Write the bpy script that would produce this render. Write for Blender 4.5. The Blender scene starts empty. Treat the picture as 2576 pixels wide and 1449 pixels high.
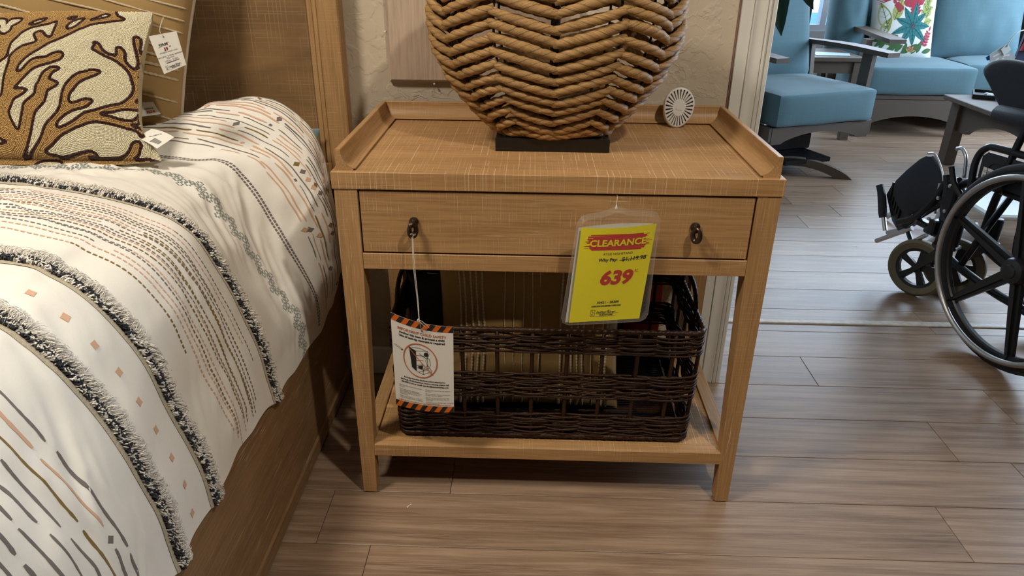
import bpy, bmesh, math, random
import numpy as np
from mathutils import Vector, Matrix, noise as mn
PI = math.pi
random.seed(7)
RNG = np.random.default_rng(7)
scene = bpy.context.scene
COL = scene.collection

# ------------------------------------------------------------------ camera
def cam_axes(yaw, pitch, roll):
    cy, sy, cp, sp = math.cos(yaw), math.sin(yaw), math.cos(pitch), math.sin(pitch)
    f = Vector((sy * cp, cy * cp, sp)); r = Vector((cy, -sy, 0)); u = r.cross(f)
    cr, sr = math.cos(roll), math.sin(roll)
    return cr * r + sr * u, -sr * r + cr * u, f
cam_data = bpy.data.cameras.new('camera')
cam = bpy.data.objects.new('camera', cam_data); COL.objects.link(cam)
_r, _u, _f = cam_axes(-0.024042, -0.444597, 0.010969)
cam.matrix_world = Matrix(((_r.x, _u.x, -_f.x, 0.35289), (_r.y, _u.y, -_f.y, -1.22502), (_r.z, _u.z, -_f.z, 1.09003), (0, 0, 0, 1)))
cam_data.sensor_width = 36; cam_data.lens = 36 * 1812.19 / 2576
cam_data.clip_start = 0.05
scene.camera = cam

# ------------------------------------------------------------------ world, lamps, exposure
scene.view_settings.view_transform = 'Standard'; scene.view_settings.look = 'None'
scene.view_settings.exposure = 0.0; scene.view_settings.gamma = 1
scene.cycles.use_denoising = True; scene.cycles.use_adaptive_sampling = True; scene.cycles.adaptive_threshold = 0.02
scene.cycles.max_bounces = 6; scene.cycles.diffuse_bounces = 4; scene.cycles.glossy_bounces = 3
scene.cycles.transparent_max_bounces = 12; scene.cycles.transmission_bounces = 4
scene.cycles.caustics_reflective = False; scene.cycles.caustics_refractive = False
scene.cycles.sample_clamp_indirect = 6
w = bpy.data.worlds.new('world'); scene.world = w; w.use_nodes = True
nt = w.node_tree
bg = nt.nodes['Background']; bg.inputs['Strength'].default_value = 3.2
tcw = nt.nodes.new('ShaderNodeTexCoord'); sepw = nt.nodes.new('ShaderNodeSeparateXYZ'); rw = nt.nodes.new('ShaderNodeValToRGB')
nt.links.new(tcw.outputs['Generated'], sepw.inputs[0]); nt.links.new(sepw.outputs['Z'], rw.inputs[0]); nt.links.new(rw.outputs[0], bg.inputs[0])
rw.color_ramp.elements[0].position = 0.0; rw.color_ramp.elements[0].color = (0.55, 0.78, 0.95, 1)
rw.color_ramp.elements[1].position = 0.5; rw.color_ramp.elements[1].color = (0.30, 0.55, 1.0, 1)

def lamp(kind, name, loc, energy, color, size=0.1, target=None, spot=None, size_y=None, blend=0.5):
    ld = bpy.data.lights.new(name, kind); ld.energy = energy; ld.color = color
    if kind == 'AREA':
        ld.size = size
        if size_y: ld.shape = 'RECTANGLE'; ld.size_y = size_y
    elif kind != 'SUN': ld.shadow_soft_size = size
    if spot: ld.spot_size = math.radians(spot); ld.spot_blend = blend
    o = bpy.data.objects.new(name, ld); COL.objects.link(o); o.location = loc
    if target is not None:
        o.rotation_euler = (Vector(target) - Vector(loc)).to_track_quat('-Z', 'Y').to_euler()
    return o
WARM = (1.0, 0.90, 0.74)
lamp('SPOT', 'ceiling_spot_key', (1.25, -1.25, 2.55), 100, WARM, 0.05, (0.15, 0.05, 0.5), 75, blend=0.8)
lamp('SPOT', 'ceiling_spot_left', (-0.78, -0.80, 2.55), 180, WARM, 0.20, (-0.2, 0.1, 0.6), 85, blend=0.8)
lamp('AREA', 'overhead_fill_main', (0.4, -0.9, 2.58), 3.5, (1.0, 0.90, 0.76), 1.2, (0.4, -0.9, 0), size_y=1.2)  # added soft fill from overhead, no panel fitting hangs there
lamp('AREA', 'window_daylight_back', (2.6, 4.72, 1.55), 115, (0.70, 0.84, 1.0), 3.4, (2.6, 2.0, 0.4), size_y=1.2)
lamp('AREA', 'added_side_daylight', (4.42, 2.6, 1.4), 135, (0.70, 0.84, 1.0), 2.6, (1.5, 2.0, 0.2), size_y=1.5)  # added daylight, goes with the unseen side window

# ------------------------------------------------------------------ node helpers
def new_mat(name):
    m = bpy.data.materials.new(name); m.use_nodes = True
    n = m.node_tree.nodes; b = n['Principled BSDF']
    return m, m.node_tree, b
def N(nt, t, **kw):
    n = nt.nodes.new(t)
    for k, v in kw.items():
        if k.startswith('i_'): n.inputs[int(k[2:]) if k[2:].isdigit() else k[2:].replace('_', ' ')].default_value = v
        else: setattr(n, k, v)
    return n
def L(nt, a, b): nt.links.new(a, b)
def rgba(c): return (c[0], c[1], c[2], 1)
def plain(name, col, rough=0.5, metal=0.0, spec=0.5, bump=0, bscale=200, var=0.0, sheen=0, alpha=1, trans=0):
    m, nt, b = new_mat(name)
    b.inputs['Base Color'].default_value = rgba(col); b.inputs['Roughness'].default_value = rough
    b.inputs['Metallic'].default_value = metal; b.inputs['Specular IOR Level'].default_value = spec
    if sheen: b.inputs['Sheen Weight'].default_value = sheen
    if alpha < 1: b.inputs['Alpha'].default_value = alpha
    if bump or var:
        tc = N(nt, 'ShaderNodeTexCoord'); nz = N(nt, 'ShaderNodeTexNoise'); nz.inputs['Scale'].default_value = bscale; nz.inputs['Detail'].default_value = 4
        L(nt, tc.outputs['Object'], nz.inputs['Vector'])
        if bump:
            bp = N(nt, 'ShaderNodeBump'); bp.inputs['Strength'].default_value = bump; bp.inputs['Distance'].default_value = 0.002
            L(nt, nz.outputs[0], bp.inputs['Height']); L(nt, bp.outputs[0], b.inputs['Normal'])
        if var:
            mx = N(nt, 'ShaderNodeMix', data_type='RGBA'); mx.inputs['A'].default_value = rgba([c * (1 - var) for c in col]); mx.inputs['B'].default_value = rgba([min(1, c * (1 + var)) for c in col])
            L(nt, nz.outputs[0], mx.inputs['Factor']); L(nt, mx.outputs['Result'], b.inputs['Base Color'])
    return m
def mix(nt, fac, a, b):
    mx = N(nt, 'ShaderNodeMix', data_type='RGBA')
    for s, v in ((mx.inputs['Factor'], fac), (mx.inputs['A'], a), (mx.inputs['B'], b)):
        if hasattr(v, 'links'): L(nt, v, s)
        elif isinstance(v, (int, float)): s.default_value = v
        else: s.default_value = rgba(v)
    return mx.outputs['Result']
def ramp(nt, src, p0, p1, c0=(0, 0, 0), c1=(1, 1, 1)):
    r = N(nt, 'ShaderNodeValToRGB'); e = r.color_ramp.elements
    e[0].position = p0; e[0].color = rgba(c0); e[1].position = p1; e[1].color = rgba(c1)
    L(nt, src, r.inputs[0]); return r.outputs[0]
def mth(nt, op, a, b=0.0):
    m = N(nt, 'ShaderNodeMath', operation=op)
    for s, v in ((m.inputs[0], a), (m.inputs[1], b)):
        if hasattr(v, 'links'): L(nt, v, s)
        else: s.default_value = v
    return m.outputs[0]
def noise(nt, vec, scale3, sc=1.0, detail=3, rough=0.5, dist=0.0, out=0):
    mp = N(nt, 'ShaderNodeMapping'); mp.inputs['Scale'].default_value = scale3; L(nt, vec, mp.inputs['Vector'])
    n = N(nt, 'ShaderNodeTexNoise'); n.inputs['Scale'].default_value = sc; n.inputs['Detail'].default_value = detail
    n.inputs['Roughness'].default_value = rough; n.inputs['Distortion'].default_value = dist
    L(nt, mp.outputs[0], n.inputs['Vector']); return n.outputs[out]

def sawlines(nt, v, ax, F, across, Ly, width, thr):
    # straight saw lines: one candidate line per cell along ax, broken into lengths along the other axis
    sp = N(nt, 'ShaderNodeSeparateXYZ'); L(nt, v, sp.inputs[0]); A = sp.outputs[ax]; B = sp.outputs[across]
    x = mth(nt, 'MULTIPLY', A, F); cell = mth(nt, 'FLOOR', x); fr = mth(nt, 'FRACT', x)
    w1 = N(nt, 'ShaderNodeTexWhiteNoise', noise_dimensions='1D'); L(nt, cell, w1.inputs['W'])
    y = mth(nt, 'ADD', mth(nt, 'MULTIPLY', B, 1.0 / Ly), mth(nt, 'MULTIPLY', w1.outputs['Value'], 7.0)); yc = mth(nt, 'FLOOR', y)
    cmb = N(nt, 'ShaderNodeCombineXYZ'); L(nt, cell, cmb.inputs[0]); L(nt, yc, cmb.inputs[1])
    w2 = N(nt, 'ShaderNodeTexWhiteNoise', noise_dimensions='2D'); L(nt, cmb.outputs[0], w2.inputs['Vector'])
    d = mth(nt, 'ABSOLUTE', mth(nt, 'SUBTRACT', fr, mth(nt, 'ADD', .25, mth(nt, 'MULTIPLY', w1.outputs['Value'], .5))))
    line = ramp(nt, d, width * .4, width, (1, 1, 1), (0, 0, 0))
    return mth(nt, 'MULTIPLY', line, ramp(nt, w2.outputs['Value'], thr, min(1.0, thr + .5)))

# cerused oak: grain along g, saw marks across it
def oak(name, g, cross, base=(0.405, 0.232, 0.100), dark=(0.28, 0.153, 0.062), pale=(0.60, 0.45, 0.29), rough=0.45, streak=0.6, saw=0.6, rot=None, top=False):
    m, nt, b = new_mat(name)
    tc = N(nt, 'ShaderNodeTexCoord'); v = tc.outputs['Object']
    if rot:
        mp0 = N(nt, 'ShaderNodeMapping'); mp0.inputs['Rotation'].default_value = rot; L(nt, v, mp0.inputs['Vector']); v = mp0.outputs[0]
    def sc(along, across, third=None):
        s = [third if third is not None else across] * 3
        s[g] = along; s[cross] = across
        return s
    big = noise(nt, v, sc(2.5, 14), 1, 3, dist=0.6)
    fine = noise(nt, v, sc(9, 260), 1, 2, 0.6)
    col = mix(nt, ramp(nt, big, 0.3, 0.72), dark, base)
    col = mix(nt, mth(nt, 'MULTIPLY', ramp(nt, fine, 0.35, 0.62), 0.45), col, tuple(min(1, c * 1.35) for c in base))
    # pale lime left in the grain
    st = noise(nt, v, sc(14, 330), 1, 2, 0.5); stm = noise(nt, v, sc(3, 22), 1, 2)
    lim = mth(nt, 'MULTIPLY', ramp(nt, st, 0.60, 0.70), ramp(nt, stm, 0.42, 0.65))
    # saw marks: thin lines across the grain, in patches
    fr = 95 if top else 150
    sw = sawlines(nt, v, g, fr, cross, .12 if top else .030, .065 if top else .10, .35); sw2 = sawlines(nt, v, g, fr * 2.3, cross, .05, .13, .55); sw = mth(nt, 'MAXIMUM', sw, mth(nt, 'MULTIPLY', sw2, .5)); swm = noise(nt, v, sc(5, 13 if top else 24, 5), 1, 2, 0.6)
    s1 = mth(nt, 'MULTIPLY', sw, ramp(nt, swm, 0.28 if top else 0.38, 0.50 if top else 0.62))
    tot = mth(nt, 'MAXIMUM', mth(nt, 'MULTIPLY', lim, streak), mth(nt, 'MULTIPLY', s1, saw))
    col = mix(nt, tot, col, pale)
    L(nt, col, b.inputs['Base Color'])
    b.inputs['Roughness'].default_value = rough; b.inputs['Specular IOR Level'].default_value = 0.35
    bp = N(nt, 'ShaderNodeBump'); bp.inputs['Strength'].default_value = 0.25; bp.inputs['Distance'].default_value = 0.0008
    L(nt, mth(nt, 'ADD', fine, tot), bp.inputs['Height']); L(nt, bp.outputs[0], b.inputs['Normal'])
    return m
OAK_X = oak('oak_grain_across', 0, 2)           # rails, drawer front
OAK_XT = oak('oak_table_top', 0, 1, saw=0.95, streak=.35, top=True, base=(0.42, 0.235, 0.098), pale=(0.66, 0.50, 0.32))
OAK_Y = oak('oak_grain_deep', 1, 2)
OAK_Z = oak('oak_grain_upright', 2, 0, streak=0.9, saw=0.35)
OAK_BED = oak('oak_bed_rail', 1, 2, base=(0.265, 0.157, 0.076), dark=(0.17, 0.098, 0.046), pale=(0.50, 0.37, 0.24), streak=1.0, saw=0.25)
OAK_HB = oak('oak_headboard_stile', 2, 0, base=(0.35, 0.205, 0.09), dark=(0.24, 0.135, 0.055), pale=(0.52, 0.38, 0.22), streak=0.6, saw=0.5)

def headboard_panel_mat():
    m, nt, b = new_mat('headboard_parquet')
    tc = N(nt, 'ShaderNodeTexCoord'); v = tc.outputs['Object']; sp = N(nt, 'ShaderNodeSeparateXYZ'); L(nt, v, sp.inputs[0])
    mpr = N(nt, 'ShaderNodeMapping'); mpr.inputs['Rotation'].default_value = (0, PI / 4, 0); L(nt, v, mpr.inputs['Vector']); vr = mpr.outputs[0]
    def hatch(vec, s):
        a = sawlines(nt, vec, 0, 110, 2, .09, .10, .3); c = sawlines(nt, vec, 2, 120, 0, .09, .10, .3)
        k = ramp(nt, noise(nt, vec, (9, 9, 9), 1, 2), 0.35, 0.6)
        return mth(nt, 'MULTIPLY', mth(nt, 'MAXIMUM', a, c), k)
    A = hatch(v, 1); B = hatch(vr, 1)
    # diagonal border: distance along the 45 degree line
    d = mth(nt, 'ADD', sp.outputs['X'], sp.outputs['Z'])
    m1 = mth(nt, 'GREATER_THAN', d, 0.555); m2 = mth(nt, 'GREATER_THAN', d, 0.47)
    band = mth(nt, 'SUBTRACT', m2, m1)
    marks = mth(nt, 'ADD', mth(nt, 'MULTIPLY', B, band), mth(nt, 'MULTIPLY', A, mth(nt, 'SUBTRACT', 1.0, band)))
    big = noise(nt, v, (6, 6, 14), 1, 3, dist=0.8)
    c0 = mix(nt, ramp(nt, big, 0.3, 0.7), (0.15, 0.085, 0.038), (0.235, 0.138, 0.060))
    c1 = mix(nt, ramp(nt, noise(nt, vr, (3, 3, 60), 1, 2), 0.3, 0.7), (0.13, 0.075, 0.035), (0.19, 0.112, 0.050))
    c = mix(nt, m1, c1, c0)
    c = mix(nt, mth(nt, 'MULTIPLY', marks, 0.5), c, (0.40, 0.28, 0.17))
    L(nt, c, b.inputs['Base Color']); b.inputs['Roughness'].default_value = 0.5; b.inputs['Specular IOR Level'].default_value = 0.3
    return m

def floor_mat():
    m, nt, b = new_mat('wood_look_planks')
    tc = N(nt, 'ShaderNodeTexCoord'); at = N(nt, 'ShaderNodeAttribute', attribute_name='plank')
    sp = N(nt, 'ShaderNodeSeparateXYZ'); L(nt, at.outputs['Vector'], sp.inputs[0])
    add = N(nt, 'ShaderNodeVectorMath', operation='ADD'); L(nt, tc.outputs['Object'], add.inputs[0])
    scl = N(nt, 'ShaderNodeVectorMath', operation='SCALE'); L(nt, at.outputs['Vector'], scl.inputs[0]); scl.inputs['Scale'].default_value = 13.0
    L(nt, scl.outputs[0], add.inputs[1]); v = add.outputs[0]
    g1 = noise(nt, v, (1.6, 16, 1), 1, 4, 0.55, dist=1.6)
    g2 = noise(nt, v, (7, 210, 1), 1, 4, 0.7, dist=0.3)
    wv = N(nt, 'ShaderNodeTexWave', wave_type='BANDS', bands_direction='Y'); mp = N(nt, 'ShaderNodeMapping'); mp.inputs['Scale'].default_value = (0.55, 5.5, 1)
    L(nt, v, mp.inputs['Vector']); L(nt, mp.outputs[0], wv.inputs['Vector']); wv.inputs['Scale'].default_value = 1.6; wv.inputs['Distortion'].default_value = 9; wv.inputs['Detail'].default_value = 2; wv.inputs['Detail Scale'].default_value = 1.1
    base = mix(nt, ramp(nt, g1, 0.32, 0.70), (0.165, 0.102, 0.066), (0.335, 0.228, 0.155))
    base = mix(nt, mth(nt, 'MULTIPLY', ramp(nt, g2, 0.40, 0.64), 0.50), base, (0.43, 0.31, 0.22))
    base = mix(nt, mth(nt, 'MULTIPLY', ramp(nt, wv.outputs[0], 0.55, 0.9), 0.32), base, (0.15, 0.09, 0.055))
    spots = ramp(nt, noise(nt, v, (5, 9, 1), 1, 1), 0.74, 0.79)
    base = mix(nt, mth(nt, 'MULTIPLY', spots, 0.35), base, (0.10, 0.06, 0.04))
    hs = N(nt, 'ShaderNodeHueSaturation'); L(nt, base, hs.inputs['Color']); L(nt, mth(nt, 'ADD', mth(nt, 'MULTIPLY', sp.outputs['X'], 0.22), 0.92), hs.inputs['Value'])
    L(nt, hs.outputs[0], b.inputs['Base Color'])
    L(nt, mth(nt, 'ADD', mth(nt, 'MULTIPLY', g2, 0.15), 0.30), b.inputs['Roughness'])
    bp = N(nt, 'ShaderNodeBump'); bp.inputs['Strength'].default_value = 0.12; bp.inputs['Distance'].default_value = 0.001
    L(nt, g2, bp.inputs['Height']); L(nt, bp.outputs[0], b.inputs['Normal'])
    return m

def plaster_mat():
    m, nt, b = new_mat('knockdown_plaster')
    tc = N(nt, 'ShaderNodeTexCoord'); v = tc.outputs['Object']
    n1 = noise(nt, v, (1, 1, 1), 16, 5, 0.55, dist=1.2); n2 = noise(nt, v, (1, 1, 1), 60, 4, 0.6)
    rid = mth(nt, 'ABSOLUTE', mth(nt, 'SUBTRACT', n1, 0.5)); edge = ramp(nt, rid, 0.0, 0.035, (1, 1, 1), (0, 0, 0))
    pat = ramp(nt, noise(nt, v, (1, 1, 1), 9, 2), 0.45, 0.6)
    h = mth(nt, 'ADD', mth(nt, 'MULTIPLY', mth(nt, 'MULTIPLY', edge, pat), 0.35), mth(nt, 'ADD', mth(nt, 'MULTIPLY', n2, 0.3), mth(nt, 'MULTIPLY', ramp(nt, noise(nt, v, (1, 1, 1), 22, 3), .5, .56), 0.25)))
    bp = N(nt, 'ShaderNodeBump'); bp.inputs['Strength'].default_value = 0.7; bp.inputs['Distance'].default_value = 0.004
    L(nt, h, bp.inputs['Height']); L(nt, bp.outputs[0], b.inputs['Normal'])
    c = mix(nt, ramp(nt, noise(nt, v, (1, 1, 1), 5, 2), 0.3, 0.7), (0.50, 0.42, 0.32), (0.58, 0.50, 0.40))
    L(nt, c, b.inputs['Base Color']); b.inputs['Roughness'].default_value = 0.75
    return m

# ------------------------------------------------------------------ mesh builder
class MB:
    def __init__(s): s.v = []; s.f = []; s.mi = []; s.n = 0; s.tc = []
    def add(s, verts, faces, mi=0, tc=None):
        verts = np.asarray(verts, float).reshape(-1, 3); o = s.n
        s.v.append(verts); s.n += len(verts)
        if isinstance(faces, np.ndarray): s.f.extend((faces + o).tolist())
        else: s.f.extend([[i + o for i in f] for f in faces])
        s.mi.extend([mi] * len(faces) if isinstance(mi, int) else list(mi))
        s.tc.append(np.asarray(tc, float) if tc is not None else np.zeros((len(verts), 3)))
    def box(s, x0, x1, y0, y1, z0, z1, mi=0, bev=0.0):
        if bev > 0:
            # chamfered box: 24 vertices
            b = bev; xs = (x0, x1); ys = (y0, y1); zs = (z0, z1); V = []; idx = {}
            for i in range(2):
                for j in range(2):
                    for k in range(2):
                        sx, sy, sz = (b, -b)[i], (b, -b)[j], (b, -b)[k]
                        for a, p in enumerate(((xs[i], ys[j] + sy, zs[k] + sz), (xs[i] + sx, ys[j], zs[k] + sz), (xs[i] + sx, ys[j] + sy, zs[k]))):
                            idx[(i, j, k, a)] = len(V); V.append(p)
            F = []
            g = lambda i, j, k, a: idx[(i, j, k, a)]
            for i in range(2): F.append([g(i, 0, 0, 0), g(i, 1, 0, 0), g(i, 1, 1, 0), g(i, 0, 1, 0)][::(-1 if i == 0 else 1)])
            for j in range(2): F.append([g(0, j, 0, 1), g(1, j, 0, 1), g(1, j, 1, 1), g(0, j, 1, 1)][::(1 if j == 0 else -1)])
            for k in range(2): F.append([g(0, 0, k, 2), g(1, 0, k, 2), g(1, 1, k, 2), g(0, 1, k, 2)][::(-1 if k == 0 else 1)])
            for i in range(2):
                for j in range(2): F.append([g(i, j, 0, 0), g(i, j, 1, 0), g(i, j, 1, 1), g(i, j, 0, 1)])
                for k in range(2): F.append([g(i, 0, k, 0), g(i, 1, k, 0), g(i, 1, k, 2), g(i, 0, k, 2)])
            for j in range(2):
                for k in range(2): F.append([g(0, j, k, 1), g(1, j, k, 1), g(1, j, k, 2), g(0, j, k, 2)])
            for i in range(2):
                for j in range(2):
                    for k in range(2): F.append([g(i, j, k, 0), g(i, j, k, 1), g(i, j, k, 2)])
            s.add(V, F, mi)
        else:
            V = [(x, y, z) for z in (z0, z1) for y in (y0, y1) for x in (x0, x1)]
            s.add(V, [[0, 2, 3, 1], [4, 5, 7, 6], [0, 1, 5, 4], [2, 6, 7, 3], [0, 4, 6, 2], [1, 3, 7, 5]], mi)
    def prism(s, poly, axis, a0, a1, mi=0):
        # poly of 2D points extruded along axis (others keep order)
        n = len(poly); V = []
        for a in (a0, a1):
            for p in poly:
                q = list(p); q.insert(axis, a); V.append(q)
        F = [[i, (i + 1) % n, n + (i + 1) % n, n + i] for i in range(n)] + [list(range(n))[::-1], list(range(n, 2 * n))]
        s.add(V, F, mi)
    def tube(s, pts, r, sides=8, mi=0, closed=False, caps=True, up=None, flute=None, tc=False):
        P = np.asarray(pts, float); n = len(P)
        R = np.full(n, r) if np.isscalar(r) else np.asarray(r, float)
        T = np.roll(P, -1, 0) - np.roll(P, 1, 0) if closed else np.gradient(P, axis=0)
        T /= np.linalg.norm(T, axis=1)[:, None] + 1e-12
        a = np.array([0, 0, 1.0]) if up is None else np.asarray(up, float)
        if abs(T[0] @ a) > 0.95: a = np.array([1.0, 0.03, 0])
        nrm = np.zeros_like(P); u = a - (a @ T[0]) * T[0]; u /= np.linalg.norm(u); nrm[0] = u
        for i in range(1, n):
            u = u - (u @ T[i]) * T[i]; u /= np.linalg.norm(u) + 1e-12; nrm[i] = u
        bn = np.cross(T, nrm)
        th = np.arange(sides) * 2 * PI / sides
        rr = R[:, None] * np.ones(sides)[None, :]
        L_ = np.concatenate([[0], np.cumsum(np.linalg.norm(np.diff(P, axis=0), axis=1))])
        TC = None
        if flute:
            k, amp, tw = flute; ph = th[None, :] - tw * L_[:, None]
            rr = rr * (1 - amp + amp * np.abs(np.cos(k * ph / 2)) ** 0.6)
            TC = np.stack([np.cos(ph), np.sin(ph), np.broadcast_to(L_[:, None], ph.shape)], -1).reshape(-1, 3)
        V = P[:, None, :] + rr[..., None] * (np.cos(th)[None, :, None] * nrm[:, None, :] + np.sin(th)[None, :, None] * bn[:, None, :])
        V = V.reshape(-1, 3)
        m = n if closed else n - 1
        i = np.arange(m)[:, None]; j = np.arange(sides)[None, :]
        a0 = i * sides + j; a1 = i * sides + (j + 1) % sides; b0 = ((i + 1) % n) * sides + j; b1 = ((i + 1) % n) * sides + (j + 1) % sides
        F = np.stack([a0, a1, b1, b0], -1).reshape(-1, 4).tolist()
        if caps and not closed: F += [list(range(sides))[::-1], list(range((n - 1) * sides, n * sides))]
        s.add(V, F, mi, TC)
    def lathe(s, prof, c=(0, 0, 0), axis=2, seg=24, mi=0, closed=False):
        # prof: (radius, height) pairs turned about an axis through c
        n = len(prof); V = []
        for r, h in prof:
            for k in range(seg):
                t = 2 * PI * k / seg; p = [r * math.cos(t), r * math.sin(t)]; p.insert(axis, h)
                V.append([p[0] + c[0], p[1] + c[1], p[2] + c[2]])
        F = []
        for i in range(n if closed else n - 1):
            for k in range(seg):
                F.append([i * seg + k, i * seg + (k + 1) % seg, ((i + 1) % n) * seg + (k + 1) % seg, ((i + 1) % n) * seg + k])
        if not closed: F += [list(range(seg))[::-1], list(range((n - 1) * seg, n * seg))]
        s.add(V, F, mi)
    def grid(s, G, mi=0, flip=False):
        # G: (n, m, 3)
        n, m = G.shape[:2]; i = np.arange(n - 1)[:, None]; j = np.arange(m - 1)[None, :]
        a = i * m + j; F = np.stack([a, a + 1, a + m + 1, a + m], -1).reshape(-1, 4)
        if flip: F = F[:, ::-1]
        s.add(G.reshape(-1, 3), F, mi)
    def xform(s, M):
        M = np.array(M)
        s.v = [v @ M[:3, :3].T + M[:3, 3] for v in s.v]
    def build(s, name, mats, parent=None, smooth=False, fix=True, tcname=None, loc=None):
        me = bpy.data.meshes.new(name)
        V = np.concatenate(s.v) if s.v else np.zeros((0, 3))
        me.from_pydata(V.tolist(), [], s.f)
        if not isinstance(mats, (list, tuple)): mats = [mats]
        for m in mats: me.materials.append(m)
        if len(mats) > 1: me.polygons.foreach_set('material_index', s.mi)
        if smooth is True: me.polygons.foreach_set('use_smooth', [True] * len(s.f))
        if tcname:
            at = me.attributes.new(tcname, 'FLOAT_VECTOR', 'POINT'); at.data.foreach_set('vector', np.concatenate(s.tc).ravel())
        if fix and len(s.f) < 60000:
            bm = bmesh.new(); bm.from_mesh(me); bmesh.ops.recalc_face_normals(bm, faces=bm.faces); bm.to_mesh(me); bm.free()
        if smooth == 'auto':
            me.polygons.foreach_set('use_smooth', [True] * len(s.f)); me.set_sharp_from_angle(angle=math.radians(35))
        me.update()
        o = bpy.data.objects.new(name, me); COL.objects.link(o)
        if parent is not None: o.parent = parent
        if loc is not None: o.location = loc
        return o
def tag(o, label, cat, group=None, kind=None):
    if label: o['label'] = label
    if cat: o['category'] = cat
    if group: o['group'] = group
    if kind: o['kind'] = kind
    return o
def thing(name, label, cat, loc=(0, 0, 0), rotz=0, group=None):
    o = bpy.data.objects.new(name, None); COL.objects.link(o); o.empty_display_size = 0.05
    o.location = loc; o.rotation_euler = (0, 0, rotz)
    return tag(o, label, cat, group)
def struct(mb, name, mat, label, cat, smooth=False, parent=None):
    o = mb.build(name, mat, parent, smooth); o['kind'] = 'structure'
    if parent is None: o['label'] = label; o['category'] = cat
    return o
def bez(pts, n=12):
    # Catmull-Rom through points
    P = [np.array(p, float) for p in pts]; P = [2 * P[0] - P[1]] + P + [2 * P[-1] - P[-2]]; out = []
    for i in range(1, len(P) - 2):
        for k in range(n):
            t = k / n; a, b, c, d = P[i - 1:i + 3]
            out.append(0.5 * (2 * b + (c - a) * t + (2 * a - 5 * b + 4 * c - d) * t * t + (3 * b - a - 3 * c + d) * t ** 3))
    out.append(P[-2]); return np.array(out)

# ------------------------------------------------------------------ flat printing on sheets
_text_cache = {}
def text2d(s, size, align='LEFT', bold=0.0, shear=0.0, sx=1.0):
    key = (s, size, align, bold, shear, sx)
    if key in _text_cache: return _text_cache[key]
    cu = bpy.data.curves.new('t', 'FONT'); cu.body = s; cu.size = size; cu.align_x = align; cu.shear = shear
    cu.offset = bold; cu.resolution_u = 3
    ob = bpy.data.objects.new('t', cu); COL.objects.link(ob)
    dg = bpy.context.evaluated_depsgraph_get(); me = bpy.data.meshes.new_from_object(ob.evaluated_get(dg))
    V = np.array([v.co[:] for v in me.vertices]).reshape(-1, 3) if len(me.vertices) else np.zeros((0, 3)); F = [list(p.vertices) for p in me.polygons]
    if len(V): V[:, 0] *= sx
    bpy.data.objects.remove(ob); bpy.data.curves.remove(cu); bpy.data.meshes.remove(me)
    _text_cache[key] = (V[:, :2], F); return _text_cache[key]
class Sheet:
    """flat drawing in (x, y); warp() later bends it into place"""
    def __init__(s): s.items = []
    def poly(s, pts, mi, layer=1): s.items.append((np.array(pts, float), [list(range(len(pts)))], mi, layer))
    def rect(s, x0, y0, x1, y1, mi, layer=1, n=1, m=1):
        xs = np.linspace(x0, x1, n + 1); ys = np.linspace(y0, y1, m + 1)
        V = np.array([(x, y) for y in ys for x in xs]); F = [[j * (n + 1) + i, j * (n + 1) + i + 1, (j + 1) * (n + 1) + i + 1, (j + 1) * (n + 1) + i] for j in range(m) for i in range(n)]
        s.items.append((V, F, mi, layer))
    def line(s, pts, wd, mi, layer=1):
        P = np.array(pts, float)
        T = np.gradient(P, axis=0); T /= np.linalg.norm(T, axis=1)[:, None] + 1e-12; Nn = np.stack([-T[:, 1], T[:, 0]], 1) * wd / 2
        V = np.concatenate([P + Nn, P - Nn]); n = len(P)
        s.items.append((V, [[i, n + i, n + i + 1, i + 1] for i in range(n - 1)], mi, layer))
    def ring(s, cx, cy, r, wd, mi, layer=1, n=40, ry=None):
        t = np.linspace(0, 2 * PI, n + 1); ry = ry or r
        s.line(np.stack([cx + r * np.cos(t), cy + ry * np.sin(t)], 1), wd, mi, layer)
    def text(s, st, x, y, size, mi, align='LEFT', bold=0.0, shear=0.0, layer=2, sx=1.0, rot=0.0):
        V, F = text2d(st, size, align, bold, shear, sx)
        if not len(V): return
        c, n = math.cos(rot), math.sin(rot)
        V = V @ np.array([[c, n], [-n, c]])
        s.items.append((V + np.array([x, y]), F, mi, layer))
    def into(s, mb, warp, eps=0.00012):
        for V, F, mi, layer in s.items: mb.add(warp(V[:, 0], V[:, 1], layer * eps), F, mi)
INK = plain('black_ink', (0.012, 0.011, 0.011), 0.6)
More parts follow.
